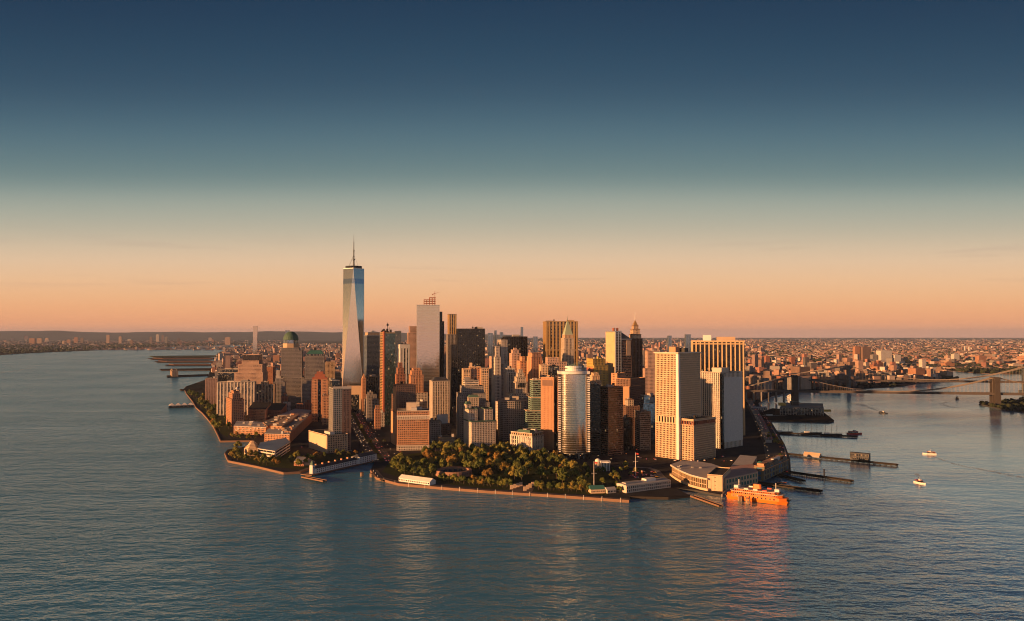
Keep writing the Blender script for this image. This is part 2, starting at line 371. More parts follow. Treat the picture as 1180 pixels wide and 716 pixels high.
BROOK = [(880,397),(880,411.2),(888,412),(940,415.5),(985,417.5),(1000,419),(1047,425.2),(1100,428),(1125,430.5),(1190,432),(1290,440),(1290,458),(1190,460),(1145,463.5),(1128,466.5),(1160,473.5),(1200,478),(1400,500),(1900,500),(1900,397)]
JERS = [(-900,397),(-900,428),(-200,416),(0,409.5),(20,408),(60,406),(110,404),(150,402),(200,400),(240,398.5),(280,397.6),(300,397)]
LZ = 3.0
def poly_of(pts): return [G(a, b).to_2d() for a, b in pts]
PM, PB, PJ = poly_of(MANH), poly_of(BROOK), poly_of(JERS)
def inside(p, poly):
    x, y = p; c = False; n = len(poly)
    for i in range(n):
        x1, y1 = poly[i]; x2, y2 = poly[(i+1) % n]
        if (y1 > y) != (y2 > y) and x < (x2-x1)*(y-y1)/(y2-y1)+x1: c = not c
    return c
def land(poly, label, z=LZ):
    bm = bmesh.new(); vs = [bm.verts.new((p.x, p.y, z)) for p in poly]
    f = bm.faces.new(vs); bm.normal_update()
    if f.normal.z < 0: f.normal_flip()
    ex = bmesh.ops.extrude_face_region(bm, geom=[f])
    for v in [g for g in ex['geom'] if isinstance(g, bmesh.types.BMVert)]: v.co.z = -2.0
    bmesh.ops.triangulate(bm, faces=[g for g in bm.faces if len(g.verts) > 4])
    bmesh.ops.recalc_face_normals(bm, faces=bm.faces)
    me = bpy.data.meshes.new('ground'); bm.to_mesh(me); bm.free(); me.materials.append(LAND)
    o = bpy.data.objects.new('ground', me); COL.objects.link(o)
    return tag(o, label, 'ground', kind='structure')
land(PM, 'ground of the skyscraper peninsula between the two rivers')
land(PB, 'low ground of the borough across the right-hand river')
land(PJ, 'low dark far shore across the wide left river')
Y0 = depth_of(397)
w = MB(); w.add([(-90000,Y0,LZ),(90000,Y0,LZ),(90000,61500,LZ),(-90000,61500,LZ)], [(0,1,2,3)])
tag(w.build('terrain', LAND), 'flat built-up land running out to the horizon', 'land', kind='structure')

# far hills on the left horizon
def hills(Y, rows, depth, label, seed):
    rnd = random.Random(seed); m = MB(); n = 150; vs = []
    for i in range(n+1):
        px = rows[0][0] + (rows[-1][0]-rows[0][0])*i/n
        for (a, ya), (b, yb) in zip(rows, rows[1:]):
            if a <= px <= b: py = ya + (yb-ya)*(px-a)/(b-a)
        wob = sum(math.sin(px*f+ph)*am for f, ph, am in ((.05,seed,.35),(.13,seed*2,.18),(.37,seed*3,.08)))
        z = max(zat(py+wob, Y), 5); x = xat(px, Y)
        vs += [(x, Y-depth, 2), (x, Y-depth*.4, z*.6), (x, Y, z), (x, Y+depth, 2)]
    fs = [(4*i+j, 4*i+4+j, 4*i+5+j, 4*i+1+j) for i in range(n) for j in range(3)]
    m.add(vs, fs)
    tag(m.build('hills', solid('wooded_hill', (.06,.07,.09), .95, vary=.5, scale=.0015, rand=0, spec=.05), smooth=True), label, 'hills', kind='structure')
hills(36000, [(-300,381.5),(0,381.4),(60,381.6),(110,383),(230,382.8),(330,382.2),(420,383),(500,384.5),(600,386.5)], 4000, 'long low ridge along the left horizon', 1.3)

# the air: one box round everything
hm = bpy.data.materials.new('evening_haze'); hm.use_nodes = True; t = hm.node_tree; t.nodes.clear()
o_ = t.nodes.new('ShaderNodeOutputMaterial'); v_ = t.nodes.new('ShaderNodeVolumePrincipled')
v_.inputs['Color'].default_value = (.50,.64,.95,1); v_.inputs['Density'].default_value = 1.4e-5; v_.inputs['Anisotropy'].default_value = .0
t.links.new(v_.outputs[0], o_.inputs['Volume'])
w = MB().box(-95000, 95000, -2500, 64000, -3.5, 600)
tag(w.build('haze', hm), 'thin evening haze over the whole harbour', 'haze', kind='stuff')

# ------------------------------------------------------------------ the far city
FARCOLS = [(.42,.20,.15),(.46,.30,.24),(.55,.44,.38),(.26,.16,.13),(.16,.14,.14),(.42,.25,.19),(.68,.58,.52),(.30,.20,.17),(.12,.11,.12)]
FARM = windowed('far_block', FARCOLS, bw=6, fh=4, wf=.45, hf=.45, island=True)
rc = random.Random(5)
def far_boxes(m, n, x0, x1, y0, y1, hs, ws, poly=None, bias=1.0):
    k = 0; tries = 0
    while k < n and tries < n*8:
        tries += 1
        px = rc.uniform(x0, x1); py = y0 + (y1-y0)*rc.random()**bias
        g = G(px, py)
        if poly is not None and not inside((g.x, g.y), poly): continue
        wd, dp = rc.uniform(*ws), rc.uniform(*ws)
        h = rc.uniform(*hs)
        u = rc.random()
        if u > .985: h *= 3.2; wd = dp = 26
        elif u > .93: h *= 1.9
        M = Matrix.Translation((g.x, g.y, 0)) @ Matrix.Rotation(R(rc.choice((15,15,40,28)) + rc.uniform(-3,3)), 4, 'Z')
        m.box(-wd/2, wd/2, -dp/2, dp/2, LZ, LZ+h, M); k += 1
def row_blocks(m, n, x0, x1, y0, y1, hs, ls, ds, poly=None, rots=(22,), tall=.02):
    k = tries = 0
    while k < n and tries < n*8:
        tries += 1; px = rc.uniform(x0, x1); py = rc.uniform(y0, y1); g = G(px, py)
        if poly is not None and not inside((g.x, g.y), poly): continue
        L_, d_, h = rc.uniform(*ls), rc.uniform(*ds), rc.uniform(*hs)
        if rc.random() < tall: L_, d_, h = 26, 22, h*rc.uniform(2.2,4)
        a = rc.choice(rots) + (90 if rc.random() < .3 else 0)
        M = Matrix.Translation((g.x, g.y, 0)) @ Matrix.Rotation(R(a+rc.uniform(-2,2)), 4, 'Z')
        m.box(-L_/2, L_/2, -d_/2, d_/2, LZ, LZ+h, M); k += 1
fc = MB()
row_blocks(fc, 5200, 860, 1230, 390.6, 404, (6,12), (40,150), (12,40), None, (22,30))
row_blocks(fc, 5200, 870, 1230, 400, 427, (6,13), (20,80), (9,16), PB, (22,-12), .025)
far_boxes(fc, 2400, 420, 880, 390.5, 409, (10,34), (25,80))
far_boxes(fc, 1300, 300, 480, 391, 412, (12,32), (22,60), PM)
far_boxes(fc, 500, 250, 330, 398, 412, (12,34), (20,60), PM)
row_blocks(fc, 2600, -80, 330, 388.8, 404, (7,16), (30,120), (14,40), None, (22,40), .05)
row_blocks(fc, 900, -80, 420, 387.6, 390, (10,24), (60,200), (30,60), None, (22,40), .06)
far_boxes(fc, 1700, 480, 880, 404, 430, (12,40), (16,40), PM)
far_boxes(fc, 1300, 245, 480, 404, 432, (10,34), (14,38), PM)
far_boxes(fc, 700, 865, 1080, 414, 442, (12,34), (16,40), PM)
tag(fc.build('distant_city', FARM), 'countless small roofs and blocks fading towards the horizon', 'city', kind='stuff')

TREEF = solid('far_tree', (.030,.040,.018), .95, vary=.5, scale=.03)
ft = MB()
def far_trees(n, x0, x1, y0, y1, r, poly=None):
    k = tries = 0
    while k < n and tries < n*8:
        tries += 1
        px, py = rc.uniform(x0, x1), rc.uniform(y0, y1); g = G(px, py)
        if poly is not None and not inside((g.x, g.y), poly): continue
        a = rc.uniform(*r); ft.ball(g.x, g.y, LZ+a*.45, a, a*rc.uniform(.55,.9), 6, 4); k += 1
far_trees(500, 1010, 1200, 421.5, 431, (8,16), PB); far_trees(300, 1046, 1104, 428.5, 438.5, (7,12), PM)
far_trees(500, -60, 140, 399, 408.5, (14,30), PJ); far_trees(300, 120, 300, 396.5, 402, (14,28), PJ)
far_trees(1100, 860, 1200, 393, 424, (8,20)); far_trees(160, 1128, 1200, 461, 478, (5,9), PB)
far_trees(120, 900, 1045, 437, 446.5, (6,10), PM); far_trees(160, 250, 300, 407, 422, (8,14), PM)
tag(ft.build('distant_trees', TREEF), 'dark masses of trees along the far banks', 'woods', kind='stuff')

# ------------------------------------------------------------------ buildings of the peninsula
def ST(frame, gl, fh=3.9, bw=4.0, pw=1.2, sh=1.3, pd=.45, sd=.3, roof=None, cap=None):
    return dict(frame=frame, gl=gl, fh=fh, bw=bw, pw=pw, sh=sh, pd=pd, sd=sd, roof=roof or TAR, cap=cap)
def grid(fr, **k): return ST(fr, k.pop('gl', G_DARK), **{**dict(bw=3.7, pw=1.5, sh=1.6, pd=.6, sd=.45), **k})      # masonry with punched windows
def vert(fr, **k): return ST(fr, k.pop('gl', G_DARK), **{**dict(bw=5.0, pw=1.8, sh=.5, pd=.9, sd=.15), **k})      # tall piers
def horz(fr, **k): return ST(fr, k.pop('gl', G_DARK), **{**dict(bw=30, pw=.6, sh=1.8, pd=.35, sd=.5), **k})       # ribbon windows
def curt(gl, fr=None, **k): return ST(fr or SILVER, gl, **{**dict(bw=3.0, pw=.18, sh=.22, pd=.12, sd=.10), **k})   # curtain wall

def side_strip(m, L, z0, z1, s, place):
    """piers and floor bands of one wall; place(u0,u1,d,za,zb) adds a box u along the wall, d out of it"""
    n = max(1, round(L/s['bw'])); pw = min(s['pw'], L/n*.95)
    if s['pw'] > 0:
        for i in range(n+1):
            c = min(max(i*L/n, pw/2), L-pw/2)
            place(c-pw/2, c+pw/2, s['pd'], z0, z1)
    if s['sh'] > 0:
        k = max(1, round((z1-z0)/s['fh'])); fh = (z1-z0)/k
        for j in range(k+1):
            a = z0+j*fh-s['sh']/2; b = a+s['sh']
            place(.02, L-.02, s['sd'], max(a, z0+.01), min(b, z1-.01))
def wall_block(gm, fm, x0, x1, y0, y1, z0, z1, s):
    gm.box(x0, x1, y0, y1, z0, z1)
    e = .06
    side_strip(fm, x1-x0, z0, z1, s, lambda u0,u1,d,a,b: fm.box(x0+u0, x0+u1, y0-d, y0+e, a, b))
    side_strip(fm, x1-x0, z0, z1, s, lambda u0,u1,d,a,b: fm.box(x0+u0, x0+u1, y1-e, y1+d, a, b))
    side_strip(fm, y1-y0, z0, z1, s, lambda u0,u1,d,a,b: fm.box(x0-d, x0+e, y0+u0, y0+u1, a, b))
    side_strip(fm, y1-y0, z0, z1, s, lambda u0,u1,d,a,b: fm.box(x1-e, x1+d, y0+u0, y0+u1, a, b))

class Bld: pass
def footprint(xl, xc, xr, Y, th, dep=None, wid=None):
    t = R(th); X = lambda p: (p-CX)/F
    Cx, Cy = X(xc)*Y, Y
    wr = wid if wid else (X(xr)*Cy-Cx)/(math.cos(t)-X(xr)*math.sin(t))
    wl = dep if dep else (Cx-X(xl)*Cy)/(math.sin(t)+X(xl)*math.cos(t))
    return Cx, Cy, wr, wl
def tower(name, label, xl, xc, xr, yt, Y, th, s, blocks=None, dep=None, wid=None, cat=None, clutter=2, group=None, base=0.0, mech=None, parapet=1.2):
    """near corner at column xc and distance Y; wings reach columns xl and xr; blocks = (top row, x0,x1,y0,y1 as shares of the footprint[, style])
    stacked so that each starts where the widest lower one that carries it ends"""
    Cx, Cy, wr, wl = footprint(xl, xc, xr, Y, th, dep, wid)
    wr, wl = abs(wr), abs(wl)
    t = R(th)
    mx, my = Cx + (math.cos(t)*wr - math.sin(t)*wl)/2, Cy + (math.sin(t)*wr + math.cos(t)*wl)/2
    root = tag(empty(name, (mx, my, LZ), t), label, cat or name.replace('_', ' '), group)
    FOOT.append((mx, my, max(wr, wl)*.62))
    b = Bld(); b.root, b.wr, b.wl, b.h = root, wr, wl, zat(yt, Y)-LZ
    blocks = blocks or [(yt, 0, 1, 0, 1)]
    done = []; groups = {}
    for bl in blocks:
        rm = MB()
        st = bl[5] if len(bl) > 5 else s
        x0, x1, y0, y1 = [(-.5+bl[1])*wr, (-.5+bl[2])*wr, (-.5+bl[3])*wl, (-.5+bl[4])*wl]
        z1 = zat(bl[0], Y)-LZ
        z0 = base
        for (a0,a1,c0,c1,zz) in done:
            if a0 <= x0+.01 and a1 >= x1-.01 and c0 <= y0+.01 and c1 >= y1-.01: z0 = max(z0, zz)
        gm, fm = groups.setdefault(id(st), (MB(), MB(), st))[:2]
        wall_block(gm, fm, x0, x1, y0, y1, z0, z1, st)
        d = max(st['pd'], st['sd'])+.12
        rm.mi = 0
        rm.box(x0-d, x1+d, y0-d, y1+d, z1, z1+.5)
        if parapet:
            rm.mi = 1; q = .5; z2 = z1+.5; z3 = z2+parapet
            rm.box(x0-d+.03, x1+d-.03, y0-d+.03, y0-d+q, z2-.1, z3); rm.box(x0-d+.03, x1+d-.03, y1+d-q, y1+d-.03, z2-.1, z3)
            rm.box(x0-d+.03, x0-d+q, y0-d+q, y1+d-q, z2-.1, z3-.02); rm.box(x1+d-q, x1+d-.03, y0-d+q, y1+d-q, z2-.1, z3-.02)
        rm.build('roof', [s['roof'], s['cap'] or s['frame']], root)
        done.append((x0,x1,y0,y1,z1))
    for gm, fm, st in groups.values():
        gm.build('glazing', st['gl'], root)
        if fm.v: fm.build('facade', st['frame'], root)
    x0,x1,y0,y1,z1 = done[-1]
    b.top = done[-1]; b.done = done; b.Y = Y; b.xc = xc
    rr = random.Random(label)
    zt = z1+.5
    if mech:                                      # plant room of given share and height, own material
        f, hgt, mm = mech
        cx_, cy_ = (x0+x1)/2, (y0+y1)/2; a, c = (x1-x0)*f/2, (y1-y0)*f/2
        MB().box(cx_-a, cx_+a, cy_-c, cy_+c, zt-.1, zt+hgt).build('penthouse', mm, root)
    for i in range(clutter):
        w_, d_ = (x1-x0)*rr.uniform(.12,.3), (y1-y0)*rr.uniform(.12,.3)
        px, py = rr.uniform(x0+w_/2+1, x1-w_/2-1), rr.uniform(y0+d_/2+1, y1-d_/2-1)
        hz = rr.uniform(2.5,6.5)
        if rr.random() < .3:
            k = MB(); r_ = rr.uniform(1.6,2.4)
            k.cyl(px, py, zt+2, zt+5.5, r_, n=10); k.cyl(px, py, zt+5.5, zt+7.2, r_+.15, .1, n=10)
            for ax, ay in ((-1,-1),(1,-1),(1,1),(-1,1)): k.box(px+ax-.15, px+ax+.15, py+ay-.15, py+ay+.15, zt-.1, zt+2.1)
            k.build('water_tank', WOOD, root)
        else:
            MB().box(px-w_/2, px+w_/2, py-d_/2, py+d_/2, zt-.1, zt+hz+i*.13).build('penthouse', rr.choice((CONC, GREYST, PALEROOF, s['frame'])), root)
    return b
def loc(b, px, py):            # local height of a photo row at the building
    return zat(py, b.Y)-LZ
def mpp(b): return b.Y/F

# ---- west side, from the far end towards the camera
b = tower('apartment_block', 'pink slab apartment house at the river end of the western row', 237, 237.5, 251, 437.5, 2560, 20, grid(PINK, bw=5, fh=3.2), dep=22, cat='apartment house')
b = tower('apartment_block', 'long grey ribbed apartment slab with pale end wall, right of the pink slab', 250.5, 251, 294, 441, 2230, 8, vert(PALE, bw=9, pw=3.0, sh=.6, fh=3), dep=20, cat='apartment house', clutter=3)
b = tower('apartment_block', 'ribbed apartment slab with ornate pale roofline, behind the red brick blocks', 295, 295.5, 317, 442.5, 2260, 10, vert(TAN, bw=8, pw=2.6, sh=.6, fh=3), [(444,0,1,0,1),(441,.3,.62,.1,.9)], dep=24, cat='apartment house')
b = tower('apartment_block', 'dark gridded apartment tower left of the domed office tower', 315.5, 316, 329, 438, 2330, 12, grid(GREYST, gl=G_GREY), [(441,0,1,0,1),(437,.15,.85,.1,.9)], dep=26, cat='apartment house')
b = tower('apartment_tower', 'narrow orange tower with a white rooftop ball near the riverfront trees', 262, 268, 282, 459.5, 1965, 30, grid(BRICK_O, bw=4.5, pw=1.9), [(461,0,1,0,1),(455,.15,.8,.2,.9),(452,.3,.72,.3,.8)], cat='apartment house', clutter=0)
MB().ball(4.0, 0, b.h+22, 3.6, n=14, m=8).build('rooftop_ball', WHITE, b.root); MB().cyl(4, 0, b.h+14, b.h+20, 1.2).build('ball_stem', WHITE, b.root)
b = tower('office_tower', 'broad pink granite office tower stepped up to a dark flat cap, near the domed tower', 270.5, 271, 304, 430, 2480, 4, grid(PINK, bw=3.2, pw=1.6, sh=1.6, cap=PINK), [(430,0,.98,0,1),(420.5,.11,.95,.05,.95),(416.5,.23,.82,.12,.88),(409.5,.25,.8,.16,.84,horz(BLACK, gl=G_BROWN, sh=1))], dep=62, clutter=0)
b = tower('office_block', 'low dark glass block with a bright roof edge, behind the ribbed slab', 251.5, 252, 274, 427, 2660, 6, curt(G_DARK, BLACK, cap=PALE), [(430,0,1,0,1),(426,.1,1,.1,.9)], dep=50, clutter=2)
b = tower('apartment_block', 'red brick apartment tower between the pink stepped tower and the domed tower', 303, 303.5, 315, 423.5, 2620, 5, grid(BRICK_R), dep=40, cat='apartment house')
# the tower with the dome
b = tower('domed_tower', 'broad grey granite office tower under a green copper dome', 322, 324.5, 350, 401, 2400, 12, grid(GREYST, gl=G_GREY, bw=3.0, pw=1.1, sh=1.4), [(436,0,1,0,1),(405,0,.93,0,.94),(401.5,0,.80,0,.86)], dep=64, clutter=0)
x0,x1,y0,y1,z1 = b.top; cx_, cy_ = (x0+x1)/2, (y0+y1)/2; rr_ = min(x1-x0, y1-y0)/2
k = mpp(b)
MB().prism([(cx_+(rr_-1)*math.cos(a), cy_+(rr_-1)*math.sin(a)) for a in [R(22.5+45*i) for i in range(8)]], z1+.3, loc(b,0,396)).build('drum', TAN, b.root)
MB().prism([(cx_+(rr_-2.5)*math.cos(a), cy_+(rr_-2.5)*math.sin(a)) for a in [R(22.5+45*i) for i in range(8)]], loc(b,0,396), loc(b,0,392)).build('drum', curt(G_BLUE)['gl'], b.root)
m = MB(); zb = loc(b,0,392); zt = loc(b,0,382); prof = [(rr_-1.2, zb)]+[((rr_-3)*math.cos(R(a)), zb+1+(zt-zb-1)*math.sin(R(a))) for a in range(0,90,12)]+[(.6, zt)]
n = 20
for r_, z_ in prof: m.v += [(cx_+r_*math.cos(2*math.pi*i/n), cy_+r_*math.sin(2*math.pi*i/n), z_) for i in range(n)]
m.f = [(j*n+i, j*n+(i+1)%n, (j+1)*n+(i+1)%n, (j+1)*n+i) for j in range(len(prof)-1) for i in range(n)]; m.m = [0]*len(m.f)
m.build('dome', COPPER, b.root)
b = tower('office_tower', 'grey gridded office tower under a teal truncated pyramid roof', 350, 352, 374, 411, 2400, 12, grid(GREYST, gl=G_GREY, bw=3.0, pw=1.1, sh=1.4), [(437,-.18,1,-.05,1),(411,0,1,0,1)], dep=52, clutter=0)
x0,x1,y0,y1,z1 = b.top
MB().box(x0+4, x1-3, y0+4, y1-4, z1+.4, loc(b,0,408)).build('attic_storey', G_DARK, b.root)
MB().hip(x0+3, x1-2, y0+3, y1-3, loc(b,0,408)+.01, loc(b,0,404), 9, 9).build('pyramid_roof', TEAL, b.root)
MB().box(-3, 3, -3, 3, loc(b,0,404.2), loc(b,0,401)).build('penthouse', BLACK, b.root)
b = tower('office_block', 'tan office block with lit windows behind the teal-roofed tower', 374.5, 375, 386, 418, 2700, 10, grid(TAN, bw=4.5), dep=40)
b = tower('apartment_tower', 'coral brick tower with a stacked red crown and dark centre bay', 359, 360, 378, 440, 2060, 12, grid(BRICK_O, bw=3.4), [(438,0,.36,0,1),(438,.60,1,0,1),(440,.36,.60,.12,1,curt(G_DARK,BLACK))], dep=34, cat='apartment house', clutter=0)
m = MB(); w2 = b.wr/2; d2 = b.wl/2
m.box(-w2+1, w2-1, -d2+1, d2-1, loc(b,0,438.2), loc(b,0,435.2)); m.box(-w2*.66, w2*.66, -d2*.8, d2*.8, loc(b,0,435.2), loc(b,0,431.5)); m.box(-w2*.42, w2*.42, -d2*.6, d2*.6, loc(b,0,431.5), loc(b,0,428.6))
m.build('crown', RUST, b.root); MB().ball(0, 0, loc(b,0,428.2), 1.6).build('finial', WHITE, b.root)
b = tower('apartment_block', 'orange brick block stepped against the coral tower', 371, 372, 383.5, 457, 1990, 12, grid(BRICK_O, bw=3.6), [(462,0,1,0,1),(457,0,.72,.1,1)], dep=30, cat='apartment house')
b = tower('apartment_tower', 'teal glass and brown brick tower at the foot of the avenue', 379.8, 384.5, 405, 448.5, 1545, 22, grid(CONC, gl=G_GREEN, bw=3.2, pw=.9, sh=1.1), [(521,-.02,1.02,-.02,1.02,grid(STONE)),(448.5,0,.5,0,1),(449.4,.5,1,0,1,grid(BRICK_B, gl=G_GREY, bw=3.0, pw=1.3, sh=1.3)),(440,.02,.45,.4,1,curt(G_DARK,BLACK)),(438.5,.02,.2,.55,.95)], cat='apartment house', clutter=0)
x0,x1,y0,y1,z1 = b.done[1]
MB().box(x0-.7, b.wr/2+.7, y0-.7, y0+1, z1+.2, z1+4.6).build('roof_screen', PALE, b.root)
b = tower('hotel_podium', 'low cream block with curved blank side at the foot of the teal and brown tower', 357, 378, 401.5, 502.5, 1520, 35, grid(TAN, bw=3.4, cap=CREAM), [(502.5,0,1,0,1)], cat='podium', clutter=3)
MB().box(-b.wr/2-.9, -b.wr/2+.2, -b.wl/2+1, b.wl/2-4, 0, b.h-.6).build('blank_wall', CREAM, b.root)
# portal block
b = tower('office_tower', 'tan framed tower with a great dark portal bay, right of the teal tower', 400, 400.5, 417.5, 445, 2300, 10, curt(G_DARK, BLACK), [(446.5,.02,.98,.04,.98)], dep=34, clutter=0)
m = MB(); w2, d2, h_ = b.wr/2, b.wl/2, loc(b,0,445)
m.box(w2-7.5, w2+.6, -d2-.8, d2, 0, h_); m.box(-w2-.4, w2-7.5, -d2-.8, d2, loc(b,0,455), h_); m.box(-w2-.4, -w2+3, -d2-.8, d2, 0, loc(b,0,455))
m.build('portal_frame', CREAM, b.root)
b = tower('brick_tower', 'slim orange tower ending in a pointed copper-tipped gable', 417, 418, 422, 437, 2250, 16, grid(BRICK_O), dep=26, clutter=0)
MB().hip(-b.wr/2, b.wr/2, -b.wl/2, b.wl/2, b.h+.4, loc(b,0,431), b.wr*.48, b.wl*.45).build('gable_roof', BRICK_O, b.root)
b = tower('office_tower', 'black glass office tower behind the slim pointed orange tower', 421.5, 422, 436, 434.5, 2330, 12, vert(BLACK, gl=G_BLACK, bw=7), dep=40, clutter=2)
b = tower('office_block', 'small stepped office building with an orange left edge beside the gold striped tower', 421.5, 423.5, 437, 456, 2080, 14, grid(GREYST, gl=G_GREY), [(461,0,1,0,1),(456,0,.8,0,.8),(453,.1,.5,.1,.6)], clutter=2, dep=34)
# the tallest tower
def tall_tower():
    Y = 2400; th = R(9); x = xat(404.6, Y); s = 30.8
    root = tag(empty('glass_skyscraper', (x, Y+30, LZ), th), 'tallest tower of all, tapering mirror glass with a tall dark mast', 'skyscraper')
    FOOT.append((x, Y+30, 48))
    zb, zt = 56, zat(309.5, Y)-LZ
    c = [(-s,-s),(s,-s),(s,s),(-s,s)]; r2 = s*1.0
    MB().prism(c, 0, zb).build('base', glass('base_glass', (.30,.33,.36), .15, .8, blinds=0), root)
    tp = [(0,-r2),(r2,0),(0,r2),(-r2,0)]
    m = MB(); m.v = [(a,b_,zb) for a, b_ in c]+[(a,b_,zt) for a, b_ in tp]
    m.f = []
    for i in range(4):
        m.f += [(i,(i+1)%4,4+i), ((i+1)%4, 4+(i+1)%4, 4+i)]
    m.f.append((4,5,6,7)); m.m = [0]*len(m.f)
    m.build('glazing', G_WTC, root)
    e = MB()
    for i in range(4):
        e.bar((*c[i],zb),(*tp[i],zt),.45,4); e.bar((*c[(i+1)%4],zb),(*tp[i],zt),.45,4)
    e.build('corner_trim', SILVER, root)
    MB().prism(tp, zt, zt+2.2).build('parapet', SILVER, root)
    q = MB(); q.cyl(0,0,zt+3,zt+5,24,24.5,20); q.cyl(0,0,zt+7,zt+9,24.5,25,20)
    for i in range(20):
        a = 2*math.pi*i/20; q.bar((24*math.cos(a),24*math.sin(a),zt+2),(24*math.cos(a),24*math.sin(a),zt+8),.5,4)
    q.cyl(0,0,zt+2,zt+9,8,7,12); q.build('mast_ring', STEELB, root)
    tip = zat(268, Y)-LZ; a = MB(); z = zt+2
    seg = [(z,3.0),(z+24,2.3),(z+26,3.6),(z+29,3.6),(z+30,1.9),(z+52,1.7),(z+53,2.3),(z+55,2.3),(z+56,1.3),(z+80,1.1),(z+82,.7),(tip,.25)]
    for (za,ra),(zb_,rb) in zip(seg, seg[1:]): a.cyl(0,0,za,zb_,ra,rb,8)
    a.build('mast', STEELB, root)
    st = MB()
    for i in range(4):
        an = R(45+90*i); st.bar((20*math.cos(an),20*math.sin(an),zt+8),(0,0,zt+44),.3,4)
    st.build('stay', STEELB, root)
tall_tower()
# gold striped tower under construction
b = tower('condominium_tower', 'slender gold banded tower topped by builders\' scaffolds', 436, 442.5, 455, 384, 1985, 24, horz(BRONZE, gl=G_DARK, sh=1.7, bw=8, pw=.9, pd=.55, sd=.8), [(384,0,1,0,1)], clutter=0, cat='residential tower', dep=34)
MB().box(-b.wr/2-1.2, -b.wr/2+2.5, -b.wl/2-1.0, -b.wl/2+7, 0, b.h+4).build('corner_fin', RUST, b.root)
MB().box(-b.wr/2+2.8, b.wr/2+.9, -b.wl/2-.85, b.wl/2+.9, 0, b.h-1).build('glazing', G_GREEN, b.root)
m = MB(); rr = random.Random(3); m.box(-b.wr/2+1,b.wr/2-1,-b.wl/2+1,b.wl/2-1,b.h+.3,b.h+2)
for i in range(9): 
    x_, y_ = rr.uniform(-b.wr/2+2, b.wr/2-2), rr.uniform(-b.wl/2+2, b.wl/2-2); m.box(x_-2, x_+2, y_-2, y_+2, b.h, b.h+rr.uniform(4,11)+i*.07)
m.build('scaffold', WOOD, b.root)
m = MB(); m.bar((0,0,b.h),(0,0,b.h+26),.7,4); m.box(-2,2,-2,2,b.h+18,b.h+23); m.bar((5,2,b.h),(5,2,b.h+14),.4,4); m.build('hoist_mast', BLACK, b.root)
b = tower('office_tower', 'blue-grey glass tower just right of the tallest tower', 416, 423, 437.5, 387, 2720, 24, curt(G_BLUE, fh=4.2), [(387,0,1,0,1),(383.5,.1,1,.1,.9,horz(CREAM))], clutter=3, dep=48)
b = tower('office_tower', 'plain blue-grey tower far behind the gold banded tower', 454.5, 455, 462.5, 382, 3100, 12, curt(G_BLUE), dep=30, clutter=1)
b = tower('office_tower', 'white marble tower with two tall dark window slots', 455, 461, 472, 397.5, 2450, 20, vert(WHITE, bw=10, pw=4.4, sh=0, pd=1.2), dep=36, clutter=2)
MB().box(-b.wr/2-1.4, b.wr/2+1.4, -b.wl/2-1.4, b.wl/2+1.4, b.h-11, b.h-.5).build('cornice', WHITE, b.root)
b = tower('office_tower', 'dull pink tower with an upper block, left of the silver glass tower', 469, 470.5, 482, 384, 2760, 12, grid(PINK, gl=G_GREY), [(384,0,1,0,1),(376.5,.15,1,.1,.9)], dep=40, clutter=0)
b = tower('glass_tower', 'tall silver mirror glass tower with red construction frame and crane on top', 479.5, 480.5, 506.5, 352, 2360, 8, curt(G_MIRROR, fh=4.2), [(352,0,1,0,1)], dep=44, clutter=0, cat='skyscraper')
b.root['category'] = 'skyscraper'
m = MB(); z0_ = b.h; 
for i in range(5):
    for j in range(3):
        x_, y_ = -b.wr/2+21+i*8, -b.wl/2+8+j*12; m.box(x_-.7,x_+.7,y_-.7,y_+.7,z0_,z0_+ (24 if i > 1 else 17))
for zz in (6,12,16.5): m.box(-b.wr/2+20, b.wr/2-11, -b.wl/2+7, -b.wl/2+33, z0_+zz, z0_+zz+1.2)
m.box(-b.wr/2+36, b.wr/2-11, -b.wl/2+7, -b.wl/2+33, z0_+22.5, z0_+24)
m.build('construction_frame', RUST, b.root)
mm_ = MB(); x_ = b.wr/2-13; mm_.bar((x_,0,z0_),(x_,0,z0_+42),.9,4); mm_.build('crane_mast', RUST, b.root)
mm_ = MB(); mm_.bar((x_-6,0,z0_+33),(x_,0,z0_+38),.8,4); mm_.bar((x_,0,z0_+35),(x_+13,0,z0_+41),.5,4); mm_.box(x_-7.5,x_-4.5,-1.5,1.5,z0_+31,z0_+34.5); mm_.build('crane_jib', RUST, b.root)
b = tower('office_tower', 'thin black slab pressed against the right side of the silver glass tower', 506.3, 506.8, 511.5, 361, 2420, 10, vert(BLACK, gl=G_BLACK), [(371,0,1,0,1),(360,0,.55,0,1)], dep=40, clutter=0)
b = tower('brick_tower', 'red brick tower with a stepped pyramid top in front of the white marble tower', 455.5, 457, 467.5, 426, 2090, 16, grid(BRICK_R), [(432,0,1,0,1),(425,.18,.82,.15,.85),(419,.3,.7,.3,.7)], dep=30, clutter=0)
b = tower('brick_tower', 'orange art deco tower with stepped crown behind the shaded brown block', 470.5, 473.5, 488, 432, 1990, 16, vert(BRICK_O, bw=4, pw=1.9, sh=1.0, sd=.4), [(453,-.04,1.35,0,1.0,grid(LIME)),(433,0,1,0,1),(428,.1,.9,.08,.92),(425.5,.24,.78,.2,.8)], dep=36, clutter=0)
b = tower('brick_block', 'shaded dark brown block with a sunlit orange flank stepping down to the avenue', 445, 457.3, 479.5, 444, 1625, 20, grid(BRICK_B, gl=G_BROWN), [(475,0,1,0,1),(456.5,0,1,0,.86),(444.5,0,.98,0,.55)], clutter=3, dep=54)
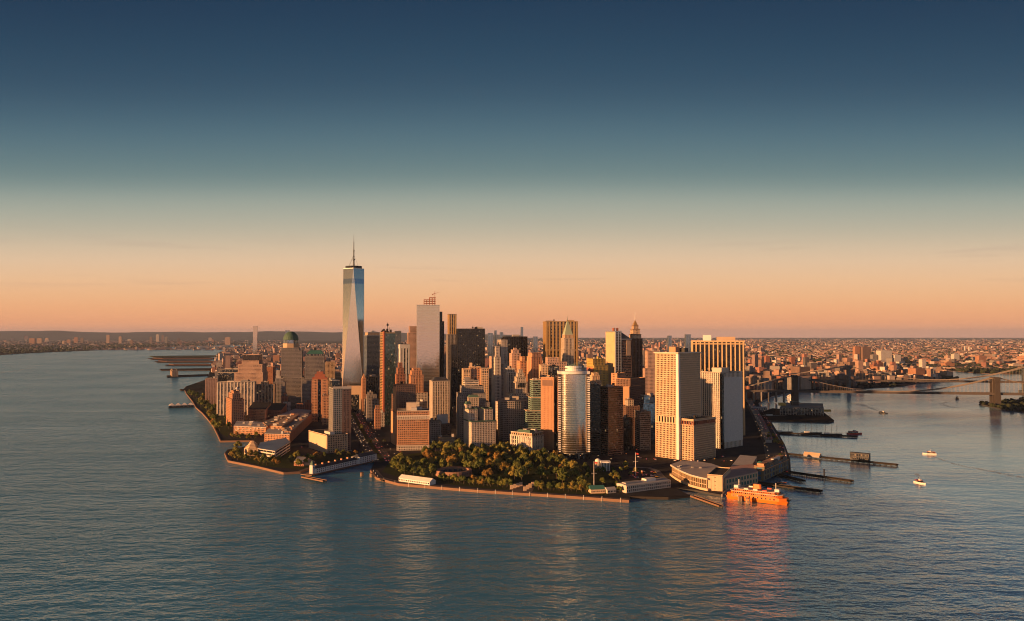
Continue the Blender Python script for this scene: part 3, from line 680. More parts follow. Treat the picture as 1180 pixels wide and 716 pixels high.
MB().box(-b.wr/2-.9, -b.wr/2+.1, -b.wl/2+.4, b.wl/2-6, 0, loc(b,0,476)).build('party_or_sunlit_wall', BRICK_O, b.root); MB().box(-b.wr/2-.8, -b.wr/2+.1, -b.wl/2+.6, 1, loc(b,0,475), loc(b,0,446)).build('party_or_sunlit_wall', BRICK_O, b.root)  # orange facing carries the sunlight as colour, the brown brick the shade
b = tower('brick_block', 'wide warm brick block with white stone base facing the park trees', 456.8, 458.2, 494.8, 474.5, 1555, 7, grid(BRICK_O, bw=3.9, pw=1.6, sh=1.6, fh=4.2, cap=PALE), [(514.5,-.005,1.005,-.005,1.005,grid(PALE, bw=3.3, pw=1.4)),(484,0,1,0,1),(480,0,1,0,1,grid(PALE, bw=3.3, pw=1.5)),(474.5,0,1,0,1)], dep=40, clutter=4)
MB().box(-b.wr/2-.9, b.wr/2+.9, -b.wl/2-.9, -b.wl/2-.35, loc(b,0,480.4), loc(b,0,479.2)).build('cornice', PALE, b.root)
MB().box(-b.wr*.22, b.wr*.1, -b.wl*.1, b.wl*.3, b.h, loc(b,0,465)).build('penthouse', LIME, b.root)
b = tower('striped_tower', 'pale ribbed tower with a dark chamfered roof, left of the copper-roofed blocks', 495.5, 498.5, 518, 440, 1900, 16, vert(PALE, bw=4.2, pw=1.7, sh=.7, fh=3.8), [(440,0,1,0,1)], dep=34, clutter=0, cat='office tower')
MB().hip(-b.wr/2-.5, b.wr/2+.5, -b.wl/2-.5, b.wl/2+.5, b.h+.6, loc(b,0,435.5), 8, 8).build('hipped_roof', SLATE, b.root)
b = tower('office_block', 'small grey office building between the brick block and the ribbed tower base', 494.8, 496, 508, 486, 1660, 14, grid(GREYST), dep=20, clutter=2)
b = tower('brick_block', 'low brown building with one bright white party wall', 503, 508, 520, 490, 1690, 24, grid(BRICK_B), [(490,0,1,0,1)], dep=24, clutter=1)
MB().box(-b.wr/2, b.wr/2+.8, b.wl/2-2, b.wl/2+.6, 0, loc(b,0,479)).build('party_or_sunlit_wall', WHITE, b.root)
b = tower('parking_garage', 'plain beige box building at the park edge by the ribbed tower', 505.5, 506, 525, 505, 1640, 8, horz(TAN, sh=3.2, fh=4), dep=24, clutter=2, cat='garage')
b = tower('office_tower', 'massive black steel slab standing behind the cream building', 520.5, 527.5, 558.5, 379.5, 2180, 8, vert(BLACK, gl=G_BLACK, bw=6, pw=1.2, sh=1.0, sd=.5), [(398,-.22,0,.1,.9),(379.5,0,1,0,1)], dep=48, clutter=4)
b = tower('office_tower', 'grey stone tower with a golden crown left of the black steel slab', 514.8, 516, 527, 386, 2330, 12, vert(GREYST, gl=G_GREY, bw=4, pw=1.6), [(386,0,1,0,1),(362.5,.12,.9,.1,.9,vert(BRONZE, gl=G_BROWN, bw=7, pw=3))], dep=28, clutter=0)
b = tower('office_block', 'small pale pink block glimpsed beside the silver glass tower', 510, 510.5, 516.5, 400, 2700, 10, grid(PINK), dep=26, clutter=1)
b = tower('office_block', 'cream building with dark upper windows and an orange centre bay', 530.5, 534, 563, 428, 1800, 8, grid(CREAM, bw=3.8), [(426,0,.28,0,1),(425,.70,1,0,1),(424,.28,.70,.16,1,grid(BRICK_O, bw=3.6))], dep=36, clutter=1)
MB().box(-b.wr*.22, -b.wr*.12, -2, 3, loc(b,0,426), loc(b,0,418.5)).build('chimney', CREAM, b.root)
MB().box(-b.wr/2+1.5, -b.wr/2+b.wr*.26, -b.wl/2-.5, -b.wl/2+.2, loc(b,0,429.6), loc(b,0,427.4)).build('window_band', G_BLACK, b.root)
MB().box(b.wr*.22, b.wr/2-1, -b.wl/2-.5, -b.wl/2+.2, loc(b,0,429.6), loc(b,0,427.4)).build('window_band', G_BLACK, b.root)
b = tower('stepped_block', 'grey banded classical block stepping down behind the white corner building', 522.5, 530, 564, 460, 1690, 10, grid(GREYST, sh=2.0, bw=4), [(465,0,1,0,1),(455,0,.9,.1,1),(447,.12,.85,.3,1),(440,.22,.7,.45,1,horz(PALE))], clutter=3, dep=60, cat='office block')
b = tower('copper_block', 'round-shouldered building with bright green copper attic, behind the white corner building', 538.5, 540, 552, 459, 1655, 10, grid(LIME), [(459,0,1,0,1)], dep=16, clutter=0, cat='office block')
MB().hip(-b.wr/2-.8, b.wr/2+.8, -b.wl/2-.8, b.wl/2+.8, b.h+.6, loc(b,0,455.5), 3.5, 3).build('mansard_roof', COPPER, b.root)
# white corner building with two wings round a light well
b = tower('white_corner_building', 'white stone building with green cornice at the top corner of the park', 531, 543.5, 571, 487, 1590, 22, grid(PALE, bw=3.4, pw=1.5, sh=1.5, fh=3.7, cap=COPPER), [(487,0,1,0,.36),(473,.0,.36,.36,1),(473,.66,1,.36,1),(468,.02,.22,.75,.98)], dep=46, clutter=2, cat='office building')
x0,x1,y0,y1,z1 = b.done[0]
MB().prism([(x0-1.3,y0-1.3),(x1+1.3,y0-1.3),(x1+1.3,y0+1.4),(x0-1.3,y0+1.4)], z1+.55, z1+3.0, [(x0-.2,y0-.2),(x1+.2,y0-.2),(x1+.2,y0+1.2),(x0-.2,y0+1.2)]).build('green_cornice', COPPER, b.root)
MB().prism([(x0-1.3,y0+1.45),(x0+1.4,y0+1.45),(x0+1.4,b.wl/2),(x0-1.3,b.wl/2)], z1+.55, z1+2.9).build('green_cornice', COPPER, b.root)
m = MB(); x0,x1,y0,y1,z1 = b.done[3]; m.hip(x0-.6,x1+.6,y0-.6,y1+.6,z1+.55,z1+6,2,2); m.build('turret_roof', COPPER, b.root)
b = tower('stone_tower', 'slim pale tower with sunlit orange edge beside the dark street canyon', 568.5, 570.5, 577, 400, 2120, 18, grid(PALE, bw=4), [(412,0,1,0,1),(400,.2,.9,.2,.9)], dep=30, clutter=0, cat='office tower')
b = tower('stone_tower', 'pale ribbed tower with a small dark roof opening, left of the second black slab', 575.5, 577.5, 584.5, 392.5, 2140, 18, vert(PALE, bw=3.4, pw=1.6), [(420,-.1,1.1,-.05,1),(392.5,0,1,0,1)], dep=30, clutter=1, cat='office tower')
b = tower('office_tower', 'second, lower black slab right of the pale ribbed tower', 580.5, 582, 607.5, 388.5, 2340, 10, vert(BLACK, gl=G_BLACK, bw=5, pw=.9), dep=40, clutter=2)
b = tower('stone_tower', 'peach stone tower with an ornate top in front of the second black slab', 588, 590, 600, 408, 1960, 14, grid(PINK, bw=3.6), [(425,-.2,1.1,0,1),(408,0,1,0,1),(404,.15,.85,.15,.85),(402,.35,.65,.35,.65)], dep=24, clutter=0, cat='office tower')
b = tower('brick_tower', 'orange brick building with pointed gables beside the peach tower', 596.5, 599.5, 608.5, 417, 1930, 16, grid(BRICK_O), [(417,0,1,0,1),(412,.3,.7,.2,.8)], dep=28, clutter=0)
b = tower('brick_tower', 'tall plain orange tower with bright left edge, left of the gold striped slab', 607.5, 612.5, 624.5, 407.5, 1900, 24, vert(BRICK_O, bw=4.2, pw=2.6, sh=.9), [(412,0,1,0,1),(407.5,.1,.95,.1,.9)], clutter=1)
b = tower('stepped_block', 'beige stepped tower above a curved banded base', 592.5, 594.5, 607.5, 436, 1760, 12, grid(LIME), [(454,-.55,1.1,-.02,1.3),(441,0,1,0,1),(435.5,.1,.9,.1,.9),(431,.22,.78,.22,.78),(427,.34,.66,.34,.66)], dep=26, clutter=0, cat='office tower')
MB().box(-b.wr*.36, b.wr*.36, -b.wl/2-.6, -b.wl/2+.2, loc(b,0,447), loc(b,0,441.5)).build('colonnade', G_DARK, b.root)
b = tower('stone_block', 'cream ribbed block left of the beige stepped tower', 582, 584, 594, 425.5, 1840, 12, vert(PALE, bw=4), [(430,0,1,0,1),(425.5,.1,.9,.1,.9)], dep=28, clutter=2, cat='office block')
def curved_block():
    Y = 1690; xs = [575.5, 580, 586, 593, 600, 606.5]; yo = [14, 4, 0, 2, 8, 18]
    pts = [(xat(px, Y+o), Y+o) for px, o in zip(xs, yo)]; back = [(pts[-1][0]+2, Y+70), (pts[0][0]-4, Y+74)]
    cx_, cy_ = sum(p[0] for p in pts)/6, Y+30
    root = tag(empty('curved_block', (cx_, cy_, LZ)), 'grey stone block with a bowed front of shallow bands above the park', 'office block'); FOOT.append((cx_, cy_, 42))
    P = [(x-cx_, y-cy_) for x, y in pts+back]; h = zat(463, Y)-LZ
    MB().prism(P, 0, h).build('glazing', G_GREY, root)
    m = MB(); n = round(h/3.9)
    def off(d): 
        return [(x*(1+d/28), (y+5)*(1+d/34)-5) for x, y in P]
    for j in range(n+1): 
        zz = h*j/n; m.prism(off(.5), max(zz-1.1, .02), min(zz+1.0, h-.02))
    for (xa,ya),(xb,yb) in zip(P, P[1:]):
        L = math.hypot(xb-xa, yb-ya); k = max(1, round(L/4.2))
        for i in range(k): 
            u = i/k; m.bar((xa+(xb-xa)*u, ya+(yb-ya)*u, 0), (xa+(xb-xa)*u, ya+(yb-ya)*u, h-.1), .75, 4)
    m.build('facade', GREYST, root)
    r = MB(); r.prism(off(1.2), h, h+1.2); r.build('roof', GRAVEL, root)
    k = MB(); k.box(-16,-6,0,12,h+1,h+6); k.build('penthouse', CONC, root)
    k = MB(); k.box(0,14,8,22,h+1,h+8); k.build('penthouse', LIME, root)
curved_block()
b = tower('office_tower', 'white and green ribbon-window tower left of the orange brick slab', 612.5, 614, 623.5, 438.5, 1650, 10, horz(GREENP, gl=G_DARK, sh=2.0, fh=4.2, cap=CREAM), [(474,-.75,.98,-.1,.9),(459,-.18,.98,0,1),(438.5,0,1,0,1)], dep=30, clutter=2)
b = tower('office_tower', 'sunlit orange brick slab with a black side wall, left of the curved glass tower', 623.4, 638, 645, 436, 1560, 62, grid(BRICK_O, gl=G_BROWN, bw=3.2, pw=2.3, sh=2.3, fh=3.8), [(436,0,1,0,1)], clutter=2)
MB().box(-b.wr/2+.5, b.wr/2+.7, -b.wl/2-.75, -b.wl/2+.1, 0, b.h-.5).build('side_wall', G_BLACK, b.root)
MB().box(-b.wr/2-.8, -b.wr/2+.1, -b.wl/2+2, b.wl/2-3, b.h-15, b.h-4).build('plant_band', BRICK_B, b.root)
# curved glass tower
def curved_tower():
    Y = 1455; xl, xr = xat(644.5, Y), xat(678.5, Y); cx_ = (xl+xr)/2; half = (xr-xl)/2
    root = tag(empty('curved_glass_tower', (cx_, Y, LZ)), 'bowed mirror glass tower framed by two dashed white edge strips', 'glass tower'); FOOT.append((cx_, Y+20, 34))
    h = zat(428, Y)-LZ; yb_ = 34
    R_ = half*1.25; a0 = math.asin((half-4)/R_)
    arc = [(R_*math.sin(a), R_*math.cos(a0) - R_*math.cos(a)) for a in [a0*(-1+2*i/18) for i in range(19)]]
    P = [(x, y) for x, y in arc] + [(half-4, yb_), (-half+4, yb_)]
    MB().prism(P, 10, h-6).build('glazing', glass('bowed_glass', (.52,.45,.37), .12, .95, 1.6, 4.0, .002, .08, 0, lit=0), root)
    m = MB()
    n = round((h-16)/4.0)
    for j in range(n+1):
        z = 10+(h-16)*j/n; m.prism([(x*1.004, (y-20)*1.008+20) for x, y in P], z-.13, z+.13)
    m.build('floor_line', SILVER, root)
    for sx in (-1, 1):
        e = MB(); e.box(sx*half-2.2 if sx > 0 else -half-1.6, half+1.6 if sx > 0 else -half+2.2, -.5, yb_, 0, h-4); e.build('edge_wall', G_DARK, root)
        e = MB()
        for j in range(n): 
            z = 12+(h-20)*j/n; e.box((half-2.6) if sx > 0 else -half-2.0, (half+2.0) if sx > 0 else -half+2.6, -.9, 1.6, z, z+2.0)
        e.build('edge_strip', WHITE, root)
    t_ = MB(); t_.prism([(-half-2,-1.6)]+[(x*1.03, min(y, -1.0)-1.2) for x, y in arc]+[(half+2,-1.6),(half+2,yb_+1),(-half-2,yb_+1)], h-5, h); t_.build('roof_fascia', WHITE, root)
    c = MB(); c.cyl(0, 16, h, h+4, 15, 15, 24); c.cyl(0, 16, h+6, h+9, 15.5, 15.5, 24); c.cyl(0,16,h+4,h+6,11,11,16); c.build('roof_ring', WHITE, root)
    c = MB(); rr = random.Random(9)
    for i in range(10): c.bar((rr.uniform(-13,13), 16+rr.uniform(-8,8), h+8), (rr.uniform(-13,13), 16+rr.uniform(-6,6), h+rr.uniform(11,17)), .25, 4)
    c.build('aerials', GREENP, root)
    MB().prism([(x*.86, y+3) for x, y in P], 0, 10.2).build('lobby', G_DARK, root)
curved_tower()
b = tower('custom_house', 'low stone hall with sunlit orange front and colonnaded side at the head of the park', 588, 613, 626.5, 501, 1520, 50, grid(TAN, bw=5.5, pw=2.6, sh=1.7, fh=6, cap=PALE), [(504,0,1,0,1,grid(PALE, bw=5.5, pw=2.6, fh=7)),(500.5,.03,.97,.03,.97)], clutter=2, cat='public building')
c_ = MB()
for i in range(8):
    yy = -b.wl/2+6+i*(b.wl-12)/7; c_.cyl(-b.wr/2-1.2, yy, 6, loc(b,0,505), .9, .8, 8)
for i in range(6):
    xx = -b.wr/2+5+i*(b.wr-10)/5; c_.cyl(xx, -b.wl/2-1.2, 6, loc(b,0,505), .9, .8, 8)
c_.build('column', PALE, b.root)
MB().hip(-b.wr*.33, b.wr*.33, -b.wl*.33, b.wl*.33, b.h+.5, b.h+6, 4, 4).build('mansard_roof', COPPER, b.root)
# green pyramid tower in front of the gold striped slab
b = tower('office_tower', 'wide gold striped slab behind the green pyramid tower', 628, 629, 665.5, 371, 2200, 7, vert(BRONZE, gl=G_BROWN, bw=9.6, pw=4.6, sh=.5, pd=1.2), [(371,0,1,0,1)], dep=42, clutter=3)
MB().box(-b.wr/2-.6, b.wr/2+.6, -b.wl/2-1.0, -b.wl/2+.1, b.h-9.5, b.h-8.3).build('floor_band', TAN, b.root); MB().box(-b.wr/2-.6, b.wr/2+.6, -b.wl/2-1.1, -b.wl/2+.1, loc(b,0,404), loc(b,0,403)).build('floor_band', TAN, b.root)
b = tower('pyramid_tower', 'grey tower with a pale green pyramid roof and spire', 648.5, 650, 661.5, 391, 2040, 12, vert(LIME, gl=G_GREY, bw=3.6, pw=1.5), [(430,-.3,1.25,-.1,1.1),(403,0,1,0,1),(390.5,.02,.98,.02,.98),(386.5,.1,.9,.1,.9,grid(TAN))], dep=28, clutter=0, cat='office tower')
x0,x1,y0,y1,z1 = b.top
MB().hip(x0-.4,x1+.4,y0-.4,y1+.4,z1+.5,loc(b,0,370), (x1-x0)*.46, (y1-y0)*.46).build('pyramid_roof', solid('verdigris', (.34,.42,.30)), b.root)
MB().cyl((x0+x1)/2,(y0+y1)/2,loc(b,0,371),loc(b,0,364),.8,.1,6).build('spire', COPPER, b.root)
b = tower('stone_block', 'peach block in front of the gold striped slab', 629, 631, 653, 413, 1880, 8, grid(PINK, bw=4), [(418,0,1,0,1),(413,0,.6,0,1)], dep=26, clutter=2, cat='office block')
b = tower('office_block', 'dark windowed block right of the cream one, before the peach block', 631.5, 632.3, 644.5, 423, 1790, 8, curt(G_DARK, BLACK), dep=24, clutter=1)
b = tower('stone_block', 'cream block with plain walls left of the dark windowed block', 621.5, 623.5, 632.5, 421.5, 1795, 8, grid(CREAM), [(421.5,0,1,0,1)], dep=26, clutter=1, cat='office block')
b = tower('office_tower', 'tower wrapped in yellow and green builders\' netting above the black slabs', 677.5, 684.5, 700.5, 415, 1860, 24, grid(YEL, gl=glass('netting', (.16,.15,.05), .8, 0, 5, 6, .0, .9, .3)), [(422,0,1,0,1),(414.5,0,.85,.15,1)], clutter=2, dep=34)
MB().box(-b.wr/2-.7, -b.wr/2+.1, -b.wl/2+3, b.wl/2, 0, loc(b,0,424)).build('netting', RUST, b.root)
b = tower('stone_tower', 'cream tower top with a rounded gable above the black slabs', 679.5, 681.5, 692.5, 434.5, 1640, 14, grid(CREAM), [(440,0,1,0,1),(434,.12,.88,.1,.9),(431,.3,.8,.2,.8)], dep=24, clutter=0, cat='office tower')
# tower with sloped black roof, pointed tower
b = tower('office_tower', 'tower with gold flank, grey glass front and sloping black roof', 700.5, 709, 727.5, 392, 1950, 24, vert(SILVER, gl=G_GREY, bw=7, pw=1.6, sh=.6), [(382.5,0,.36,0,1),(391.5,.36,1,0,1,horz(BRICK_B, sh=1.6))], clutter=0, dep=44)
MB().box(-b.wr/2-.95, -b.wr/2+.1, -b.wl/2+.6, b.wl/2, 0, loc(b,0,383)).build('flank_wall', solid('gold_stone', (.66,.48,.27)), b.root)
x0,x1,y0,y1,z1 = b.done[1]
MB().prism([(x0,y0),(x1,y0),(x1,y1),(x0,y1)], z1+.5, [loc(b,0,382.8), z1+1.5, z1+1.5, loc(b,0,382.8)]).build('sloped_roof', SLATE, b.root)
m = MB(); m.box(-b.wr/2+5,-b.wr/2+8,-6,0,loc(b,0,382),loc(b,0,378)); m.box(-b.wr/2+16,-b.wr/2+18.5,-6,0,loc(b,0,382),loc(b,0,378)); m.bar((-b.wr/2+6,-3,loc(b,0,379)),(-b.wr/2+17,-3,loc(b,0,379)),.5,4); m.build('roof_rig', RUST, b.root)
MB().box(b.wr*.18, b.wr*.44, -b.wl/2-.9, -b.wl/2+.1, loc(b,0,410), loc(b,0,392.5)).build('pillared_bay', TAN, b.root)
b = tower('pointed_tower', 'dark tower with a golden stepped crown and thin white needle', 727, 728.5, 740, 391, 2010, 12, vert(BRICK_B, gl=G_BROWN, bw=3.6, pw=1.6), [(391,0,1,0,1),(386,.06,.9,.06,.94,grid(TAN)),(380,.14,.8,.15,.85,grid(TAN)),(376,.24,.7,.25,.75,grid(TAN))], dep=26, clutter=0, cat='office tower')
x0,x1,y0,y1,z1 = b.top; c2 = ((x0+x1)/2,(y0+y1)/2)
MB().hip(x0,x1,y0,y1,z1+.5,loc(b,0,369),(x1-x0)*.46,(y1-y0)*.46).build('crown', BRONZE, b.root); MB().cyl(*c2,loc(b,0,370),loc(b,0,360),.8,.3,6).build('spire', WHITE, b.root)
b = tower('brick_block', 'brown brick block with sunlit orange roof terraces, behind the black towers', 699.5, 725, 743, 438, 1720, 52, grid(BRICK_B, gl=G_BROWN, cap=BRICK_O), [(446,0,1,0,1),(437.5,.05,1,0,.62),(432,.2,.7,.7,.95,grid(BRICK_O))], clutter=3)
MB().box(-b.wr/2-.8,-b.wr/2+.1,-b.wl/2+1,b.wl/2-1,loc(b,0,475),loc(b,0,446.3)).build('flank_wall', BRICK_O, b.root)  # orange brick here and on the top carries low sunlight as colour
b = tower('office_tower', 'black glass slab touching the right edge of the curved glass tower', 678.4, 679, 691.5, 445, 1490, 4, horz(BLACK, gl=G_BLACK, sh=1.4), dep=40, clutter=2)  # black stands in for the curved tower's shadow on this slab
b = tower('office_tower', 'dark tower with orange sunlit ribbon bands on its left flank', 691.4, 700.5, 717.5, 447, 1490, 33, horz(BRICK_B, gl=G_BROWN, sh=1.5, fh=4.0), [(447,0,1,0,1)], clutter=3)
b = tower('office_block', 'narrow shaded office block with pale arched top, right of the orange-banded tower', 719.5, 721, 736.5, 469, 1620, 12, grid(BRICK_B, gl=G_GREY), [(469,0,1,0,1),(461.5,.2,.62,.2,.8,grid(LIME))], dep=26, clutter=1)
b = tower('office_block', 'black box in deep shade in front of the arched-top block', 717.3, 717.9, 728.5, 483, 1555, 8, curt(G_BLACK, BLACK), dep=22, clutter=2)
b = tower('office_block', 'grey ribbon-window block in shade left of the big cream tower', 736.2, 737, 749, 475.5, 1560, 10, horz(GREYST, sh=1.9), [(475.5,0,1,0,1)], dep=30, clutter=2)
b = tower('office_block', 'bluish glass block half hidden behind the grey ribbon-window block', 739, 741, 754, 462, 1700, 12, curt(G_BLUE), [(466,0,1,0,1),(457,.1,.6,.1,.9)], dep=26, clutter=1)
b = tower('office_block', 'brown and grey tower seen in the gap left of the big cream tower', 744.5, 746, 757, 405, 2300, 10, grid(PINK, gl=G_GREY), [(425,-.3,1.1,0,1),(405,0,1,0,1)], dep=26, clutter=1)
# big cream tower with annex
b = tower('office_tower', 'big cream gridded tower with a white corner pier', 755, 781, 806.5, 408, 1445, 43, grid(CREAM, gl=G_BROWN, bw=3.1, pw=1.15, sh=1.25, fh=3.9, pd=.7, sd=.5), [(489,0,1,0,1),(481.5,0,1,0,1,vert(CREAM, bw=6.5, pw=3, sh=0, gl=G_BLACK)),(408.5,0,1,0,1)], clutter=0, cat='office tower')
m = MB(); d = 2.3
m.box(-b.wr/2-d, -b.wr/2+3.2, -b.wl/2-d, -b.wl/2+3.2, 0, b.h-.5); m.build('corner_pier', WHITE, b.root)
m = MB(); x0,x1,y0,y1,z1 = b.top
m.box(x0-d,x1+d,y0-d,y1+d,z1+1.9,z1+3.4); m.build('cornice', PALE, b.root)
m = MB(); m.box(-10,3,-2,12,z1+3.3,z1+13); m.build('penthouse', BRICK_O, b.root); m = MB(); m.box(4,16,-12,2,z1+3.3,z1+11); m.build('penthouse', BLACK, b.root)
b = tower('office_block', 'lower cream annex with banded top in front of the big cream tower', 780.5, 798.3, 823.5, 485, 1428, 43, grid(CREAM, gl=G_BROWN, bw=3.1, pw=1.15, sh=1.25, fh=3.9, pd=.7, sd=.5), [(491,0,1,0,1),(486,0,1,0,1,vert(RUST, bw=3.4, pw=1, sh=0)),(484.5,0,1,0,1)], clutter=3, dep=38)
b = tower('striped_tower', 'grey ribbed tower with a black corner slot, right of the big cream tower', 807, 831.5, 854, 430, 1580, 42, vert(PALE, gl=G_BLACK, bw=4.6, pw=2.1, sh=.4, pd=1.1), [(430,0,1,0,1)], clutter=0, cat='office tower')
MB().box(-b.wr/2-1.3, -b.wr/2+4.5, -b.wl/2-1.3, -b.wl/2+4.5, 0, b.h-1).build('corner_slot', G_BLACK, b.root)
MB().box(-b.wr/2+5, b.wr/2+1.25, -b.wl/2-1.25, -b.wl/2+.1, 12, b.h-9).build('flank_wall', solid('sky_lightened_stone', (.55,.52,.48), scale=.4), b.root)  # grey of this face lightened to carry the sky it reflects
MB().box(-14, 12, -10, 12, b.h+.4, b.h+9).build('penthouse', PALE, b.root)
b = tower('office_tower', 'broad slab with gold piers and black glass at the right end of the skyline', 797, 857, 861.5, 393.5, 1790, 78, vert(solid('gold_pier', (.62,.44,.24), .6), gl=G_BLACK, bw=9.2, pw=2.8, sh=.0, pd=1.4, cap=CREAM), [(393.5,0,1,0,1)], dep=None, wid=38, clutter=0)
x0,x1,y0,y1,z1 = b.top; GP = solid('gold_pier', (.62,.44,.24))
MB().box(x0-1.7, x1+1.7, y0-1.7, y1+1.7, z1-7, z1-4.6).build('floor_band', GP, b.root); MB().box(x0-1.8, x1+1.8, y0-1.8, y1+1.8, z1-1.8, z1-.05).build('cornice', GP, b.root)
MB().box(x0+6,x1-8,y0+18,y0+58,z1+.4,z1+10).build('penthouse', TAN, b.root); MB().box(x0+10,x1-12,y0+70,y0+88,z1+.4,z1+14).build('penthouse', WHITE, b.root)
# far landmark towers
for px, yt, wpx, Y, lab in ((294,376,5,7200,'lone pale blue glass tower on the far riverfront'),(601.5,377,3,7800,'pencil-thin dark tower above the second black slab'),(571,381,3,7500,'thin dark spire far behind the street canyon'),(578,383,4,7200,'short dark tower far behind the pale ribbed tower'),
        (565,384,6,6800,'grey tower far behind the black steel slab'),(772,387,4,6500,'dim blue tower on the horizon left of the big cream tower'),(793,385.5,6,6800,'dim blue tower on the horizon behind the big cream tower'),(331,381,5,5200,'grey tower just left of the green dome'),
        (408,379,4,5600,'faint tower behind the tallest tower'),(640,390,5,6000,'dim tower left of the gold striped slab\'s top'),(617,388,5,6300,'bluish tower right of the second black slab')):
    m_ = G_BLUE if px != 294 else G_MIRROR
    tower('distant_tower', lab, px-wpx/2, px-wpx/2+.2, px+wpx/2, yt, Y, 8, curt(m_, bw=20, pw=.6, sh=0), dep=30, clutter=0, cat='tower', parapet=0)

# ------------------------------------------------------------------ low buildings, quays, bridges, boats
def centroid(P): return sum(p[0] for p in P)/len(P), sum(p[1] for p in P)/len(P)
def ccw(P):
    a = sum(P[i][0]*P[(i+1)%len(P)][1]-P[(i+1)%len(P)][0]*P[i][1] for i in range(len(P)))
    return P if a > 0 else P[::-1]
def scale_poly(P, d):
    cx_, cy_ = centroid(P); out_ = []
    for x, y in P:
        L = math.hypot(x-cx_, y-cy_); k = (L+d)/L; out_.append((cx_+(x-cx_)*k, cy_+(y-cy_)*k))
    return out_
def poly_bld(name, label, cat, pts, h, s, roofmat=None, zref=0.0, facade=True, z0=0.0, foot=True, group=None, base=LZ):
    """prism building on a many-sided footprint given by photo pixels seen at height zref"""
    P = [tuple(G(a, b, zref).to_2d()) for a, b in pts]; cx_, cy_ = centroid(P)
    root = tag(empty(name, (cx_, cy_, base)), label, cat, group)
    P = ccw([(x-cx_, y-cy_) for x, y in P])
    if foot: FOOT.append((cx_, cy_, max(math.hypot(x, y) for x, y in P)*.8))
    MB().prism(P, z0, h).build('glazing' if facade else 'wall', s['gl'] if facade else s['frame'], root)
    if facade:
        m = MB()
        for (xa,ya),(xb,yb) in zip(P, P[1:]+P[:1]):
            L = math.hypot(xb-xa, yb-ya); M = Matrix.Translation((xa,ya,0)) @ Matrix.Rotation(math.atan2(yb-ya, xb-xa), 4, 'Z')
            side_strip(m, L, z0, h, s, lambda u0,u1,d,a,b: m.box(u0, u1, -d, .06, a, b, M))
        m.build('facade', s['frame'], root)
    d = max(s['pd'], s['sd'])+.3
    MB().prism(scale_poly(P, d), h, h+.7).build('roof', roofmat or s['roof'], root)
    b = Bld(); b.root, b.P, b.h = root, P, h
    return b
def sheet(name, pts, z, mat, label, cat, world=False):
    P = [Vector((*p, z)) for p in pts] if world else [G(a, b, LZ).to_2d().to_3d() for a, b in pts]
    bm = bmesh.new(); f = bm.faces.new([bm.verts.new((p.x, p.y, z)) for p in P]); bm.normal_update()
    if f.normal.z < 0: f.normal_flip()
    bmesh.ops.triangulate(bm, faces=bm.faces[:]); me = bpy.data.meshes.new(name); bm.to_mesh(me); bm.free(); me.materials.append(mat)
    o = bpy.data.objects.new(name, me); COL.objects.link(o); return tag(o, label, cat, kind='structure')
def offset_line(pts, d):
    """polyline moved d metres to its left"""
    out_ = []
    for i, p in enumerate(pts):
        a = pts[max(i-1,0)]; c = pts[min(i+1,len(pts)-1)]; t_ = (c-a).normalized()
        out_.append(p + Vector((-t_.y, t_.x))*d)
    return out_
def strip(m, pts, d0, d1, z0, z1):
    A, B = offset_line(pts, d0), offset_line(pts, d1); n = len(pts)
    for i in range(n-1):
        m.prism(ccw([tuple(A[i]), tuple(A[i+1]), tuple(B[i+1]), tuple(B[i])]), z0, z1)
GRASS = solid('park_lawn', (.05,.065,.022), .95, spec=.08, vary=.4, scale=.05, rand=.1); PAVE = solid('pale_paving', (.17,.13,.11), .9, vary=.15, rand=0)
ASPH = solid('asphalt', (.05,.05,.052), .9, vary=.2, rand=0); LIGHTROAD = solid('concrete_road', (.20,.195,.19), .9, rand=0)
def px2(pts): return [G(a, b).to_2d() for a, b in pts]
# lawns, promenades, roads (thin sheets one above the other)
sheet('lawn', [(440,544),(470,553),(560,563),(640,568.5),(700,571),(715,560),(700,545),(660,532),(620,526),(570,521),(500,520),(468,524),(450,531)], LZ+.04, GRASS, 'dark green lawns of the tree-filled park at the tip', 'lawn')
sheet('lawn', [(262,525),(300,537),(345,541),(392,533),(430,524),(400,522),(350,526),(330,520),(295,517)], LZ+.04, GRASS, 'green lawns of the small riverside park on the left', 'lawn')
sheet('lawn', [(222,459),(236,475),(250,497),(262,504),(268,492),(256,476),(240,460)], LZ+.04, GRASS, 'strip of green along the left river esplanade', 'lawn')
for nm, line, wdt, lab in (('path', BATT, 11, 'pale paved promenade along the park seawall'), ('path', PEN, 7, 'paved riverside walk round the small left park')):
    q = px2(line); A = offset_line(q, 1.6); B = offset_line(q, wdt)
    m = MB(); 
    for i in range(len(q)-1): m.add([(*A[i],LZ+.09),(*A[i+1],LZ+.09),(*B[i+1],LZ+.09),(*B[i],LZ+.09)], [(0,1,2,3)])
    tag(m.build('path', PAVE), lab, 'path', kind='structure')
WS = px2([(441,534),(425,510),(413,490),(405,474),(399,460),(394,448)])
def ribbon(name, line, d0, d1, z, mat, label, cat='road', kind='structure'):
    A, B = offset_line(line, d0), offset_line(line, d1); m = MB()
    for i in range(len(line)-1): m.add([(*A[i],z),(*B[i],z),(*B[i+1],z),(*A[i+1],z)], [(0,1,2,3)])
    return tag(m.build(name, mat), label, cat, kind=kind)
ribbon('road', WS, -21, 21, LZ+.10, ASPH, 'broad dark avenue running up from the park between the towers')
MARK = solid('road_paint', (.6,.58,.54), .8, rand=0)
m = MB()
